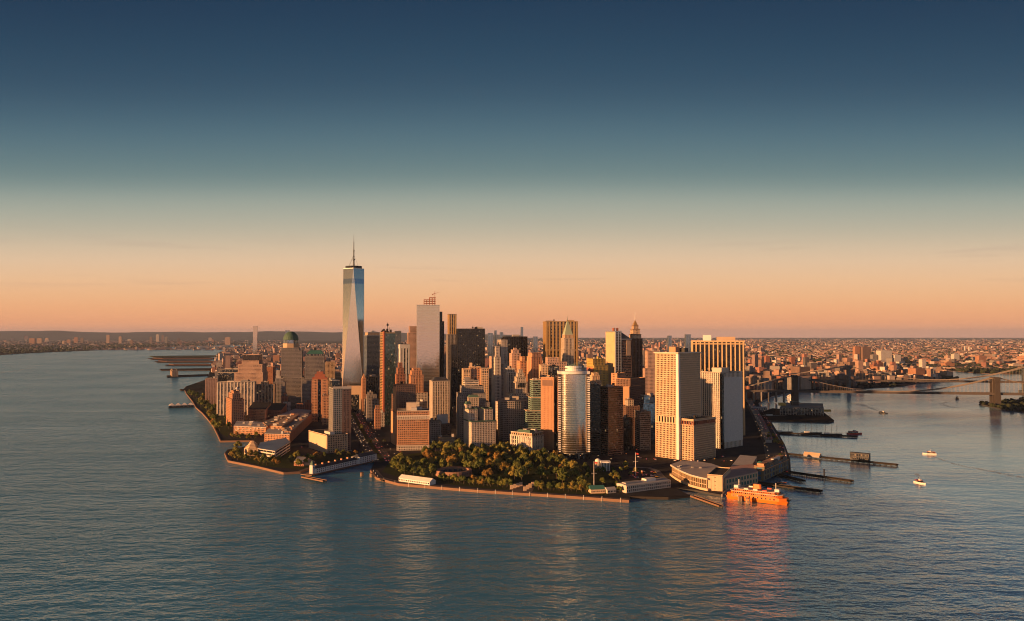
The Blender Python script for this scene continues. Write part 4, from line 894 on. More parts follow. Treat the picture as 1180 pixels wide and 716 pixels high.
for L_ in (-14,-8,8,14):
    q = offset_line(WS, L_)
    for a, c in zip(q, q[1:]):
        n = int((c-a).length/12)
        for i in range(n):
            p0 = a.lerp(c, i/n); p1 = a.lerp(c, (i+.4)/n); t_ = (p1-p0).normalized(); s_ = Vector((-t_.y, t_.x))*.22
            m.add([(*(p0-s_),LZ+.13),(*(p0+s_),LZ+.13),(*(p1+s_),LZ+.13),(*(p1-s_),LZ+.13)], [(0,3,2,1)])
tag(m.build('road_marking', MARK), 'white lane dashes on the broad avenue', 'road marking', kind='structure')
ribbon('path', WS, -4, 4, LZ+.22, GRASS, 'planted strip down the middle of the broad avenue', 'median')
FDR = px2([(892,545),(893,530),(889,514),(882,498),(874,482),(866,468)])
ribbon('road', FDR, -26, 16, LZ+.10, ASPH, 'dark waterfront street beside the right-hand river')
# raised highway: two pale decks on piers
HW0 = G(886,512)
hw = tag(empty('elevated_highway', (HW0.x,HW0.y,0)), 'pair of pale raised carriageways beside the right-hand river', 'highway')
hl = px2([(886,512),(880,497),(873,483),(866,470),(862,461)])
for d0, d1 in ((-9,-.6),(.6,9)):
    m = MB(); strip(m, [p-HW0.to_2d() for p in hl], d0, d1, 8.5, 10); m.build('carriageway', LIGHTROAD, hw)
m = MB()
for a, c in zip([p-HW0.to_2d() for p in hl], [p-HW0.to_2d() for p in hl[1:]]):
    for i in range(int((c-a).length/30)+1):
        p = a.lerp(c, i*30/(c-a).length if i*30 < (c-a).length else 1); m.box(p.x-6,p.x+6,p.y-.8,p.y+.8,0,8.5)
m.build('pier', CONC, hw)

# seawalls: stone faced with a coping
def seawall(line, label, mat=STONE, top=LZ+.7):
    q = px2(line); root = tag(empty('seawall', (*q[0], 0)), label, 'seawall')
    q = [p-q[0] for p in q]
    m = MB(); strip(m, q, -.6, 1.0, -1.5, top-.5); m.build('stone_face', mat, root)
    m = MB(); strip(m, q, -.9, 1.4, top-.5, top); m.build('coping', mat, root)
seawall(WEST[7:]+COVE[:1], 'stone seawall of the left river esplanade'); seawall(PEN, 'sunlit stone seawall round the small left park'); seawall(BATT, 'long sunlit stone seawall of the park at the tip')
seawall(DOCK, 'timber-faced quay in front of the long white building', WOOD); seawall(SLIP[2:]+EAST[:9], 'dark quay wall along the right-hand river', GREYST)

# ---- left riverside buildings
def roof_bits(b, n, z, seed):
    rr = random.Random(seed); xs = [p[0] for p in b.P]; ys = [p[1] for p in b.P]; k = tr = 0
    while k < n and tr < 400:
        tr += 1; x, y = rr.uniform(min(xs),max(xs)), rr.uniform(min(ys),max(ys)); w_, d_ = rr.uniform(1.2,4.5), rr.uniform(1.2,3.5)
        if not all(inside((x+a*(w_+1),y+c*(d_+1)),b.P) for a in (-1,1) for c in (-1,1)): continue
        MB().box(x-w_,x+w_,y-d_,y+d_,z+.6,z+rr.uniform(2,5)+k*.07).build('penthouse', rr.choice((PALEROOF,CONC,TAN,BRICK_O,GREYST)), b.root); k += 1
BR = grid(BRICK_O, bw=3.6); rows_ = [
 ('low red brick apartment row facing the cove, sunlit front',[(269.5,501.5),(306.5,503.5),(310,497),(273,495)],17,PALEROOF),
 ('brick apartment wing running back from the row facing the cove',[(308,502.6),(339,487.5),(331,485.4),(303,497.5)],19,GRAVEL),
 ('low brick apartment front just behind the banded museum',[(305,512.5),(333.5,513.5),(338,506.5),(309,506)],19,PALEROOF),
 ('long brick apartment wing running back from the banded museum',[(335,511.5),(359,488),(351,487),(326,508)],21,GRAVEL),
 ('inner brick apartment wing between the two long wings',[(312,505),(325,505.5),(345,489.5),(336,488.5)],23,TAN)]
for q, (lab, pts, h_, rm_) in enumerate(rows_):
    b = poly_bld('brick_apartments', lab, 'apartment house', pts, h_, BR, rm_); roof_bits(b, 9, h_, q)
poly_bld('brick_apartments', 'brick apartment row with roof terraces below the dark gridded tower', 'apartment house', [(320,491),(352,492),(360,484),(340,482)], 22, grid(BRICK_B, bw=3.6), PALEROOF)
poly_bld('brick_apartments', 'orange brick block in the second row behind the narrow orange tower', 'apartment house', [(286,489),(306,490),(312,481),(292,480)], 36, grid(BRICK_O, bw=3.6), TAR)
poly_bld('brick_apartments', 'brick block with arched windows right of the orange block in the second row', 'apartment house', [(308,487),(324,488),(330,479),(313,478)], 30, grid(BRICK_R, bw=3.6), TAR)
poly_bld('museum_wing', 'white banded museum building with a long blue-grey roof', 'museum', [(297,529),(317,532.5),(334,521),(329,516),(300,522)], 16, horz(PALE, sh=2.2, fh=4.6), solid('zinc_roof', (.16,.19,.27), .4))
p = G(291,526); root = tag(empty('museum_pyramid', (p.x,p.y,LZ)), 'pale six-sided museum with stepped pyramid roof in the trees', 'museum')
A6 = [(math.cos(R(60*i+15)), math.sin(R(60*i+15))) for i in range(6)]; FOOT.append((p.x,p.y,20))
MB().prism([(15*a,15*c) for a,c in A6],0,11).build('wall', CREAM, root)
m = MB()
for i in range(6): m.prism([((14.6-i*2.1)*a,(14.6-i*2.1)*c) for a,c in A6], 11+i*2.4, 13.2+i*2.4)
m.build('stepped_roof', CREAM, root)
poly_bld('pavilion', 'small flat-roofed red and white park pavilion', 'pavilion', [(339,539),(350,539.5),(352,534),(343,533)], 7, grid(BRICK_R), PALEROOF)
p = G(356,538); root = tag(empty('pavilion', (p.x,p.y,LZ)), 'small cream hip-roofed park pavilion with a lantern on top', 'pavilion')
MB().box(-8,8,-6,6,0,4.5).build('wall', CREAM, root); MB().hip(-9,9,-7,7,4.5,9.5,6,5.5).build('roof', TAN, root); MB().cyl(0,0,9.3,12,1.3,.3,8).build('lantern', BRICK_O, root)
# pier house with clock tower
a_, c_ = G(361,547.5), G(431,531.5); L = (c_-a_).length
root = tag(empty('pier_house', (a_.x,a_.y,0), math.atan2(c_.y-a_.y, c_.x-a_.x)), 'long white pier house with dark roof and a small clock tower at its river end', 'pier building')
m = MB(); m.box(-14, L, -9, 14, 1.2, 2.6); m.build('deck', STONE, root)
m = MB()
for i in range(22):
    for y in (-8,0,8,13): m.cyl(-12+i*(L+10)/22, y, -2, 1.2, .45, n=6)
m.build('piling', WOOD, root)
m = MB(); m.box(0, L*.68, -5.5, 8, 2.6, 10.6); m.box(L*.68, L-2, -7.5, 10, 2.6, 14); m.build('wall', WHITE, root)
m = MB()
for i in range(22): 
    x = 3+i*(L*.66-4)/22
    for z in (4,7.4): m.box(x, x+1.7, -5.62, -5.4, z, z+2.1)
for i in range(7):
    x = L*.70+i*(L*.27)/7
    for z in (4,7.4,10.6): m.box(x, x+1.7, -7.62, -7.4, z, z+2.1)
m.build('window', G_DARK, root)
m = MB(); m.hip(-.7, L*.68, -6.3, 8.8, 10.6, 14.4, 3, 6.9); m.build('roof', SLATE, root)
m = MB(); m.hip(L*.68-.8, L-1.2, -8.3, 10.8, 14, 18, 5, 8.6); m.build('roof', SLATE, root)
m = MB()
for i in range(6): m.box(6+i*L*.1, 8.6+i*L*.1, -.5, 2.4, 13, 16.6)
m.build('dormer', BRICK_O, root)
m = MB(); m.box(-5,1.2,-2.6,3.6,2.6,16); m.build('clock_tower', WHITE, root); m = MB(); m.box(-4.2,.4,-1.8,2.8,16,18.4); m.hip(-4.6,.8,-2.2,3.2,18.4,24,2.65,2.65); m.build('tower_roof', COPPER, root)
m = MB(); m.bar((-1.9,-2.62,12.6),(-1.9,-2.72,12.6),1.2,14); m.build("clock_face", BLACK, root)
for k, (px, py) in enumerate(((417,549),(428,550))):
    p = G(px,py); root = tag(empty('mooring_dolphin', (p.x,p.y,0)), ('sunlit timber mooring dolphin standing in the inlet, nearer the pier house','sunlit timber mooring dolphin standing in the inlet, nearer the park')[k], 'mooring')
    m = MB()
    for i in range(9): m.cyl(2.2*math.cos(i*.7), 2.2*math.sin(i*.7), -2, 5+(i%3)*.5, .45, n=6)
    m.build('pile', TAN, root); MB().cyl(0,0,5.6,6.3,2.8,2.8,10).build('cap', STONE, root)

# ---- the park at the tip
p = G(523,549.5); root = tag(empty('round_fort', (p.x,p.y,LZ)), 'low round stone fort with an open court in the park trees', 'fort'); FOOT.append((p.x,p.y,32))
n = 36; m = MB(); ro, ri, hh = 29, 24, 8.5
m.v = [(r_*math.cos(2*math.pi*i/n), r_*math.sin(2*math.pi*i/n), z_) for r_, z_ in ((ro,0),(ro-.6,hh),(ri,hh),(ri,0)) for i in range(n)]
m.f = [(j*n+i, j*n+(i+1)%n, (j+1)*n+(i+1)%n, (j+1)*n+i) for j in range(3) for i in range(n)]; m.m = [0]*len(m.f); m.build('wall', solid('red_sandstone', (.33,.19,.13)), root)
MB().cyl(0,0,.12,.2,ri,ri,36).build('court', PAVE, root)
m = MB()
for i in range(14): 
    an = 2*math.pi*i/n*2.2; M = Matrix.Rotation(an,4,'Z'); m.box(ri-4, ri+.2, -2.1, 2.1, 0, 5.2, M)
m.build('casemate_room', SLATE, root)
m = MB()
for i in range(18):
    M = Matrix.Rotation(2*math.pi*i/18,4,'Z'); m.box(ro-.75, ro+.05, -.6, .6, 3.6, 5.4, M)
m.build('gun_port', BLACK, root)
def shed(name, label, cat, p0, p1, wd, hw_, hr, wall, roofm, wins=0, base=LZ):
    a, c = G(*p0), G(*p1); L = (c-a).length
    root = tag(empty(name, (a.x,a.y,base), math.atan2(c.y-a.y, c.x-a.x)), label, cat); FOOT.append(((a.x+c.x)/2,(a.y+c.y)/2+wd/2,L*.4))
    MB().box(0,L,0,wd,0,hw_).build('wall', wall, root)
    m = MB(); e = .6
    m.add([(-e,-e,hw_),(L+e,-e,hw_),(L+e,wd+e,hw_),(-e,wd+e,hw_),(-e,wd/2,hr),(L+e,wd/2,hr)], [(0,3,2,1),(0,1,5,4),(2,3,4,5),(1,2,5),(3,0,4)]); m.build('roof', roofm, root)
    if wins:
        m = MB()
        for i in range(wins): 
            x = L*(i+.25)/wins
            for z in ((hw_*.3,) if hw_ < 7 else (hw_*.14, hw_*.56)): m.box(x, x+L*.5/wins, -.12, .02, z, z+(hw_*.42 if hw_ < 7 else hw_*.28))
        m.build('window', G_DARK, root)
    return root, L
shed('ferry_landing', 'long white tent-roofed ferry landing on the seawall', 'landing', (459.5,557), (495,562), 14, 5, 9.5, WHITE, WHITE, 14)
root, L = shed('long_office', 'long white flat building with rows of windows on the quay', 'office building', (722,571), (773,564.2), 22, 10.5, 11.6, PALE, PALEROOF, 22)
MB().box(L*.5,L*.72,6,16,11,15).build('penthouse', WHITE, root); MB().box(4,L*.4,6,15,11,13).build('penthouse', CONC, root)
root, L = shed('park_restaurant', 'low cream park restaurant with teal roof by the seawall', 'restaurant', (681,571.5), (697,571), 16, 5.5, 10, CREAM, TEAL, 7)
shed('park_kiosk', 'small pale hut right of the teal-roofed restaurant', 'kiosk', (700,571.5), (710,570.5), 10, 5, 8, PALE, PALEROOF, 3)
# memorial slabs
slab = None
for i in range(8):
    px, py = ((589.5+i*3.6, 564.2-i*1.2) if i < 4 else (605+(i-4)*3.0, 566-(i-4)*1.8))
    p = G(px, py, LZ)
    if slab is None:
        slab = empty('memorial_slab', (p.x,p.y,LZ), R(15)); MB().box(-2.2,2.2,-.6,.6,.5,6.4).build('slab', CREAM, slab); MB().box(-2.6,2.6,-1,1,0,.5).build('plinth', STONE, slab); o = slab
    else: o = copy_tree(slab); o.location = (p.x,p.y,LZ)
    tag(o, ('upright cream memorial slab in the left row of the seaside court','upright cream memorial slab in the right row of the seaside court')[i >= 4], 'memorial', 'memorial slabs in the seaside court')
sheet('path', [(588,566.5),(612,569),(616,562),(600,558.5)], LZ+.15, PAVE, 'pale paved memorial court opening to the water', 'court')
def flagpole(px, py, h_, label, cols):
    p = G(px,py,LZ); root = tag(empty('flagpole', (p.x,p.y,LZ)), label, 'flagpole'); MB().cyl(0,0,0,h_,.5,.22,8).build('pole', WHITE, root); MB().bar((-4,0,h_*.6),(4,0,h_*.6),.18,5).build('yardarm', WHITE, root)
    m = MB(); n = 8
    m.v = [(.3+i*.7, math.sin(i*.9)*.35, h_-.4-j*2.6-i*.1) for i in range(n) for j in range(2)]; m.f = [(2*i,2*i+1,2*i+3,2*i+2) for i in range(n-1)]; m.m = [0]*(n-1); m.build('flag', cols, root)
flagpole(684.5,566,42,'tall white flagpole at the right end of the park', REDP); flagpole(732.5,548,36,'thin flagpole with red flag in front of the shaded towers', REDP)
p = G(689,542); root = tag(empty('round_pavilion', (p.x,p.y,LZ)), 'small round white-domed building at the foot of the black towers', 'pavilion'); FOOT.append((p.x,p.y,14))
MB().cyl(0,0,0,12,5,5,16).build('drum', PALE, root); MB().ball(0,0,12,5,4.5,16,8).build('dome', WHITE, root)
p = G(697.5,544.5); root = tag(empty('columned_hall', (p.x,p.y,LZ)), 'small white columned hall beside the round-domed building', 'hall'); FOOT.append((p.x,p.y,14))
MB().box(-7,7,-5,7,0,14).build('wall', G_DARK, root); m = MB()
for i in range(6): m.cyl(-6.3+i*2.5,-6,0,13,.65,.55,8)
m.build('column', WHITE, root); MB().box(-8,8,-7,8,13,15.6).build('entablature', WHITE, root)
ring = px2([(716,541),(730,540.5),(748,541.5),(757,545),(762,551),(768,556)])
ribbon('road', ring, -5, 5, LZ+.16, LIGHTROAD, 'pale ramp curving round the plaza in front of the terminal')

# ---- ferry terminal and the buildings beside it
zr = 19.0
roof_px = [(772.5,536.5),(779,540.5),(785,543.8),(795,548),(806,551),(815,552.8),(826,550),(833,540),(820,535.5),(805,533),(785,532)]
RP = ccw([tuple(G(a,c,zr).to_2d()) for a,c in roof_px]); cx_, cy_ = centroid(RP)
root = tag(empty('ferry_terminal', (cx_,cy_,LZ)), 'ferry terminal with a fan-shaped grey roof and curved golden glass front', 'terminal'); FOOT.append((cx_,cy_,52))
RP = [(x-cx_,y-cy_) for x,y in RP]
MB().prism(scale_poly(RP,-4), 0, 16).build('glazing', glass('amber_glass', (.20,.15,.08), .15, .4, 3, 4, .02, .8, .1), root)
m = MB()
for (xa,ya),(xb,yb) in zip(scale_poly(RP,-3.8), (lambda q: q[1:]+q[:1])(scale_poly(RP,-3.8))):
    L = math.hypot(xb-xa,yb-ya); M = Matrix.Translation((xa,ya,0)) @ Matrix.Rotation(math.atan2(yb-ya,xb-xa),4,'Z')
    side_strip(m, L, 0, 16, ST(CREAM,None,fh=8,bw=4.5,pw=.6,sh=.9,pd=.35,sd=.3), lambda u0,u1,d,a,b: m.box(u0,u1,-d,.05,a,b,M))
m.build('mullion', CREAM, root)
MB().prism(RP, 16, 17.6).build('roof', solid('grey_membrane', (.52,.48,.45), .8), root); MB().prism(scale_poly(RP,.5), 15.2, 16.0).build('fascia', CREAM, root)
MB().prism(scale_poly(RP,1.5), -2.5, 3.2).build('plinth', CREAM, root)
rr = random.Random(8)
for i in range(7):
    x, y = rr.uniform(-30,30), rr.uniform(-12,30); MB().box(x-1.8,x+1.8,y-1.5,y+1.5,17.5,19.2+i*.1).build('roof_unit', CONC, root)
b = tower('terminal_hall', 'tall cream end hall of the ferry terminal above the water', 814.5, 831, 840, 549, 1152, 66, grid(CREAM, bw=6, pw=5, sh=4.4, fh=5.5, cap=CREAM), clutter=0, cat='terminal hall', dep=None)
poly_bld('ferry_slip', 'long pink-roofed ferry slip shed with a teal band beside the orange ferry', 'slip building', [(826,551),(836,553),(873,545),(867,536),(838,540)], 16, ST(CREAM, TEAL, fh=7, bw=8, pw=2.2, sh=3.0, pd=.6, sd=.5), solid('pink_roof', (.55,.34,.28)), zref=18)
poly_bld('ferry_hall', 'flat white-roofed hall behind the pink-roofed slip shed', 'hall', [(843,538),(867,536),(872,527.5),(853,525.5)], 12, horz(CREAM), PALEROOF, zref=14)
b = tower('maritime_building', 'ornate green-brown ferry house with great arches over its boat slips', 866, 878, 906.5, 540, 1236, 55, ST(solid('bronze_green', (.22,.20,.13)), solid('blue_wall', (.06,.16,.30)), fh=9, bw=14, pw=3.2, sh=2.4, pd=.8, sd=.6, cap=BRICK_O), [(543,0,1,0,1),(539.5,.05,.95,.05,.95)], clutter=2, cat='ferry house')
for i in range(3):
    m = MB(); x = -b.wr/2+b.wr*(i+.5)/3; w_ = b.wr*.11; pts = [(x-w_,0),(x+w_,0)]+[(x+w_*math.cos(R(a)), 11+w_*math.sin(R(a))) for a in range(0,181,20)]
    m.v = [(u,-b.wl/2-.5,v) for u,v in pts]+[(u,-b.wl/2+.3,v) for u,v in pts]; n = len(pts)
    m.f = [tuple(range(n)), tuple(reversed(range(n,2*n)))]+[(i_,(i_+1)%n,n+(i_+1)%n,n+i_) for i_ in range(n)]; m.m = [0]*len(m.f)
    m.build('arch', BLACK, b.root)
MB().box(-b.wr*.4,b.wr*.42,-b.wl*.3,b.wl*.36,b.h+.4,b.h+5).build('penthouse', BRICK_O, b.root)  # orange brick roof and parapet hold the low sun's light in their colour
MB().ball(-b.wr*.3,b.wl*.3,b.h+3,5,4,12,6).build('dome', TEAL, b.root)

# ---- piers: deck on piles
def pier(p0, p1, wd, label, top=2.6, mat=WOOD, side=1):
    a, c = G(*p0), G(*p1); L = (c-a).length
    root = tag(empty('pier', (a.x,a.y,0), math.atan2(c.y-a.y, c.x-a.x)), label, 'pier')
    y0, y1 = (0, wd) if side > 0 else (-wd, 0)
    MB().box(0,L,y0,y1,top-1.1,top).build('deck', mat, root)
    m = MB(); n = max(4, int(L/9))
    for i in range(n+1):
        for k in range(3): m.cyl(1+i*(L-2)/n, y0+1+(wd-2)*k/2, -2, top-1.1, .5, n=6)
    m.build('piling', WOOD, root)
    m = MB(); m.box(.2,L-.2,y0+.1,y0+.5,top,top+1); m.box(.2,L-.2,y1-.5,y1-.1,top,top+1); m.build('kerb', mat, root)
    return root, L
pier((868,558.5),(944,569),13,'dark pier with fender cluster, just behind the orange ferry'); pier((889,547.5),(923,556.5),9,'short pier between two longer ones beside the arched ferry house')
root, L = pier((899,545),(980,557),11,'long bare pier beside the arched ferry house, marked by a small post'); MB().bar((L*.62,5,2.6),(L*.62,5,15),1.1,8).build('beacon', BLACK, root)
pier((904,525),(1033,538),12,'long heliport pier carrying a grey shed and a tent'); pier((884,500),(988,505),14,'crowded boat pier with masts in the right-hand river')
pier((795,574),(828.5,586),7,'sloping sunlit timber pier in front of the ferry terminal', mat=STONE); pier((377,556),(352,551),8,'stub of sunlit landing stage at the river end of the pier house', mat=STONE)
pier((428,549),(441,556),5,'tiny floating stage at the corner of the park seawall')
shed('pier_shed', 'dark blue-grey box shed near the end of the heliport pier', 'shed', (979.5,531.5), (1001.5,533.5), 10, 13, 13.6, SLATE, SLATE, 9, 2.6)
shed('pier_tent', 'white tent with an orange-lit side on the heliport pier', 'tent', (926,527.5), (944,529.5), 9, 3, 8, GREYST, TAN, 0, 2.6)
# market pier
b = poly_bld('pier_platform', 'broad dark pier platform jutting into the right-hand river below the stone bridge tower', 'pier', [(868,480),(880,485.5),(955,487.5),(961,486),(948,476),(890,472)], 3, ST(WOOD,WOOD), WOOD, facade=False, foot=False, base=0)
b = poly_bld('market_hall', 'grey ribbed market hall with yellow stairs on the dark pier platform', 'market hall', [(899,479.5),(949,480.5),(948,474.5),(903,473.5)], 20, vert(GREYST, bw=7, pw=1.6), GRAVEL, base=3.2)
m = MB(); m.box(30,75,-17,-12,4,10); m.box(-70,-52,-15,-4,20.8,29); m.build('stairs', YEL, b.root); MB().box(-30,-12,-6,8,20.6,32).build('penthouse', BLACK, b.root)
shed('pier_shed', 'low pale shed with a long roof left of the market hall', 'shed', (868,474), (884,474), 30, 7, 9, PALE, PALEROOF, 8)
# masts of moored ships
SHIPL = ('tall ship with bare masts moored left of the market hall','sailing ship moored at the left root of the boat pier','small sailing ship with two masts midway along the boat pier','sailing ship moored nearest the outer end of the boat pier')
for (px, py, L), lab in zip(((893,480.5,70),(903,499.5,40),(935,500.5,46),(958,502,46)), SHIPL):
    p = G(px,py); root = tag(empty('sailing_ship', (p.x,p.y,0), R(4)), lab, 'ship')
    w_ = L*.09
    MB().prism([(-L/2,-w_*.6),(L*.3,-w_),(L/2,0),(L*.3,w_),(-L/2,w_*.6)], -1, 4, [(-L/2-1,-w_*.7),(L*.32,-w_*1.1),(L/2+3,0),(L*.32,w_*1.1),(-L/2-1,w_*.7)]).build('hull', BLACK, root)
    for k in (-.28,.02,.28):
        m = MB(); hh = L*.62*(1.0 if k != .28 else .85); m.cyl(L*k,0,4,hh,.4,.15,6)
        for z in (.45,.65,.82): m.bar((L*k,-L*.1,hh*z),(L*k,L*.1,hh*z),.18,4)
        m.build('mast', WOOD, root)
    MB().box(-L*.35,-L*.1,-w_*.5,w_*.5,4,6.5).build('deckhouse', WHITE, root)
# western piers and landing
for pts, lab in (([(170,413.4),(250,413),(251,414.6),(176,415)],'far pier with a long low shed in the left river'),([(178,416.6),(250,416.6),(251,418.2),(182,418.4)],'second far pier with a low shed, just below the first'),([(190,421),(245,420.6),(246,421.8),(192,422.2)],'short far pier between the two shed piers and the vent tower')):
    b = poly_bld('pier_platform', lab, 'pier', pts, 3, ST(WOOD,WOOD), WOOD, facade=False, foot=False, base=0)
    if 'shed' in lab.split('pier')[1]: MB().prism([(x*.8,y*.5) for x,y in b.P], 3.8, 12).build('shed', DARKBR, b.root)
poly_bld('pier_platform', 'dark grassy pier beyond the far shed piers', 'pier', [(172,410.8),(255,410),(256,412),(180,412.6)], 3.5, ST(GRASS,GRASS), GRASS, facade=False, foot=False, base=0)
poly_bld('pier_platform', 'narrow dark pier just above the vent tower in the left river', 'pier', [(184,426),(243,425),(244,427.5),(186,427.5)], 3.5, ST(WOOD,WOOD), WOOD, facade=False, foot=False, base=0)
poly_bld('pier_platform', 'thin pier leading to the vent tower in the left river', 'pier', [(192,433.5),(240,432),(240,433.5),(193,435.5)], 3, ST(WOOD,WOOD), WOOD, facade=False, foot=False, base=0)
b = tower('vent_tower', 'square tan ventilation tower standing on its thin pier in the left river', 197, 199, 206, 427.5, depth_of(435), 25, grid(TAN, bw=9, pw=4), [(428.5,0,1,0,1),(427,.15,.85,.15,.85)], clutter=0, base=-2)
poly_bld('pier_platform', 'low dark quay just north of the riverside trees', 'pier', [(207,449.6),(240,448),(240,450),(209,450.8)], 3, ST(WOOD,WOOD), WOOD, facade=False, foot=False, base=0)
a_ = G(194,470.5); c_ = G(224,469.5); L = (c_-a_).length
root = tag(empty('floating_terminal', (a_.x,a_.y,0), math.atan2(c_.y-a_.y,c_.x-a_.x)), 'floating ferry landing with peaked white tent roofs off the esplanade', 'ferry landing')
MB().box(0,L,0,26,-.5,1.6).build('barge', BLACK, root); MB().box(2,L-2,3,23,1.6,7).build('shelter', G_DARK, root)
m = MB()
for i in range(4): m.hip(1+i*(L-2)/4, 1+(i+1)*(L-2)/4-.3, 1, 25, 7.2, 14, (L-2)/8-.8, 11.4)
m.build('tent_roof', WHITE, root)

# ---- the two bridges
def bridge(label, A, B, ztop, zdeck, stone, back, fwd, wd, sag_z):
    a, c = Vector(A), Vector(B); L = (c-a).length; th = math.atan2(c.y-a.y, c.x-a.x)
    root = tag(empty('suspension_bridge', (a.x,a.y,0), th), label, 'bridge')
    TM = GRANITE if stone else STEELB; CM = solid('bridge_cable', (.26,.22,.19), .6)
    for x in (0, L):
        m = MB(); hw_ = wd/2+5
        if stone:
            m.box(x-12,x+12,-hw_-4,hw_+4,-3,5); 
            for y in (-hw_, 0, hw_): m.box(x-8.5,x+8.5,y-4.2,y+4.2,5,zdeck-2); 
            m.box(x-8,x+8,-hw_-4,hw_+4,zdeck-2,zdeck)
            for y in (-hw_, 0, hw_): m.box(x-7.2,x+7.2,y-3.6,y+3.6,zdeck,ztop-12)
            for s_ in (-1,1):                     # pointed arches
                for k in range(5):
                    y = s_*hw_/2; f = (hw_/2-3.6)*(1-(k+1)/5.5); m.box(x-7,x+7,y+f,y+hw_/2-3.5,ztop-22+k*2.2,ztop-22+(k+1)*2.2); m.box(x-7,x+7,y-hw_/2+3.5,y-f,ztop-22+k*2.2,ztop-22+(k+1)*2.2)
            m.box(x-7.8,x+7.8,-hw_-4,hw_+4,ztop-11.2,ztop-2); m.box(x-9,x+9,-hw_-5,hw_+5,ztop-2,ztop)
        else:
            m.box(x-14,x+14,-hw_-5,hw_+5,-3,8)
            for y in (-hw_,-hw_/3,hw_/3,hw_): m.box(x-3,x+3,y-1.6,y+1.6,8,ztop)
            for z in (zdeck-4, zdeck+18, ztop-16, ztop-3): m.box(x-2.4,x+2.4,-hw_,hw_,z,z+3)
            for y in (-hw_,hw_): m.cyl(x,y,ztop,ztop+4,1.8,.4,8)
        m.build('tower', TM, root)
    m = MB(); m.box(-back, L+fwd, -wd/2, wd/2, zdeck-1.6, zdeck+1.4); 
    for y in (-wd/2-.4, wd/2-.4): m.box(-back+.1, L+fwd-.1, y, y+.8, zdeck+1.4, zdeck+5.2)
    m.build('deck', solid('bridge_deck', (.10,.085,.08), .8), root)
    def cz(x):
        if 0 <= x <= L: u = (x-L/2)/(L/2); return sag_z + (ztop-sag_z)*u*u
        d = (-x)/back if x < 0 else (x-L)/fwd
        return ztop + (zdeck+3-ztop)*d - 9*math.sin(math.pi*min(d,1))
    xs = [-back+i*back/12 for i in range(12)]+[L*i/40 for i in range(40)]+[L+fwd*i/12 for i in range(13)]
    sus = MB()
    for y in (-wd/2,-wd/6,wd/6,wd/2):
        m = MB()
        for p, q in zip(xs, xs[1:]): m.bar((p,y,cz(p)),(q,y,cz(q)),.95,5)
        m.build('main_cable', CM, root)
        if abs(y) > wd/4:
            x = -back+14
            while x < L+fwd-10:
                if abs(x) > 6 and abs(x-L) > 6: sus.bar((x,y,zdeck+2),(x,y,cz(x)),.22,3)
                x += 12
    o = sus.build('suspender', CM, root); o['kind'] = 'stuff'
    # approach viaduct
    m = MB()
    for i in range(int(back/24)):
        m.box(-back+i*24, -back+i*24+3, -wd/2+1, wd/2-1, LZ, zdeck)
    m.build('viaduct_pier', GREYST if stone else STEELB, root)
BA, BB = G(916,465).to_2d(), G(1147,468.5).to_2d()
bridge('stone-towered suspension bridge low across the right-hand river', BA, BB, 92, 38, True, 300, 320, 28, 43)
MA, MBB = G(978,450).to_2d(), G(1181.5,452.5).to_2d()
bridge('steel suspension bridge with slender blue-grey towers beyond the stone one', MA, MBB, 101, 39, False, 470, 300, 36, 46)

# ---- the orange ferry
a_, c_ = G(838,573.5), G(909,582); L = (c_-a_).length
root = tag(empty('orange_ferry', (*((a_+c_)/2).to_2d(),0), math.atan2(c_.y-a_.y,c_.x-a_.x)), 'big orange passenger ferry docking beside the terminal', 'ferry'); FOOT.append((0,0,0))
def hullpoly(l, w_, t_=.72): return [(-l,-w_*.45),(-l*t_,-w_),(l*t_,-w_),(l,-w_*.45),(l,w_*.45),(l*t_,w_),(-l*t_,w_),(-l,w_*.45)]
hl_ = L/2; SC_ = 1.0
MB().prism(hullpoly(hl_-2,9), -1.5, 4.5, hullpoly(hl_,10.5)).build('hull', ORANGEP, root)
MB().prism(hullpoly(hl_-1.9,9.15), -1.2, .5, hullpoly(hl_-1.6,9.5)).build('waterline_band', BLACK, root)
MB().prism(hullpoly(hl_-1.5,10.2,.8), 4.5, 8.6).build('car_deck', ORANGEP, root)
MB().prism(hullpoly(hl_-7,9.6,.85), 8.6, 12.4).build('saloon_deck', ORANGEP, root); MB().prism(hullpoly(hl_-12,8.8,.88), 12.4, 15.6).build('upper_deck', ORANGEP, root)
MB().prism(hullpoly(hl_-6,10.6,.85), 12.2, 12.7).build('deck_edge', PALE, root); MB().prism(hullpoly(hl_-11,9.8,.88), 15.5, 16.0).build('deck_edge', PALE, root)
m = MB(); n = 22
for s_ in (-1,1):
    for i in range(n):
        x = -hl_*.72+i*hl_*1.44/n
        m.box(x,x+1.9,s_*9.6-.12,s_*9.6+.12,9.6,11.3); m.box(x,x+1.9,s_*8.8-.12,s_*8.8+.12,13.3,14.8)
        if i % 2 == 0: m.box(x,x+1.9,s_*10.2-.12,s_*10.2+.12,5.6,7.4)
m.build('window', G_DARK, root)
for s_ in (-1,1):
    MB().box(s_*hl_*.66-3,s_*hl_*.66+3,-4.5,4.5,16,19.4).build('pilothouse', WHITE, root); MB().bar((s_*hl_*.60,0,19),(s_*hl_*.60,0,27),.5,5).build('mast', WHITE, root)
    m = MB(); m.box(s_*hl_-.8,s_*hl_+.8,-7,7,4.6,6); m.build('bow_gate', BLACK, root)
MB().prism(hullpoly(6,3),16,23,hullpoly(5,2.6)).build('funnel', ORANGEP, root)
for s_ in (-1,1):
    for i in range(3): MB().box(hl_*(.32-.3*i)-3, hl_*(.32-.3*i)+3, s_*9.9-.9, s_*9.9+.9, 16.1, 17.8).build('lifeboat', WHITE if i else REDP, root)
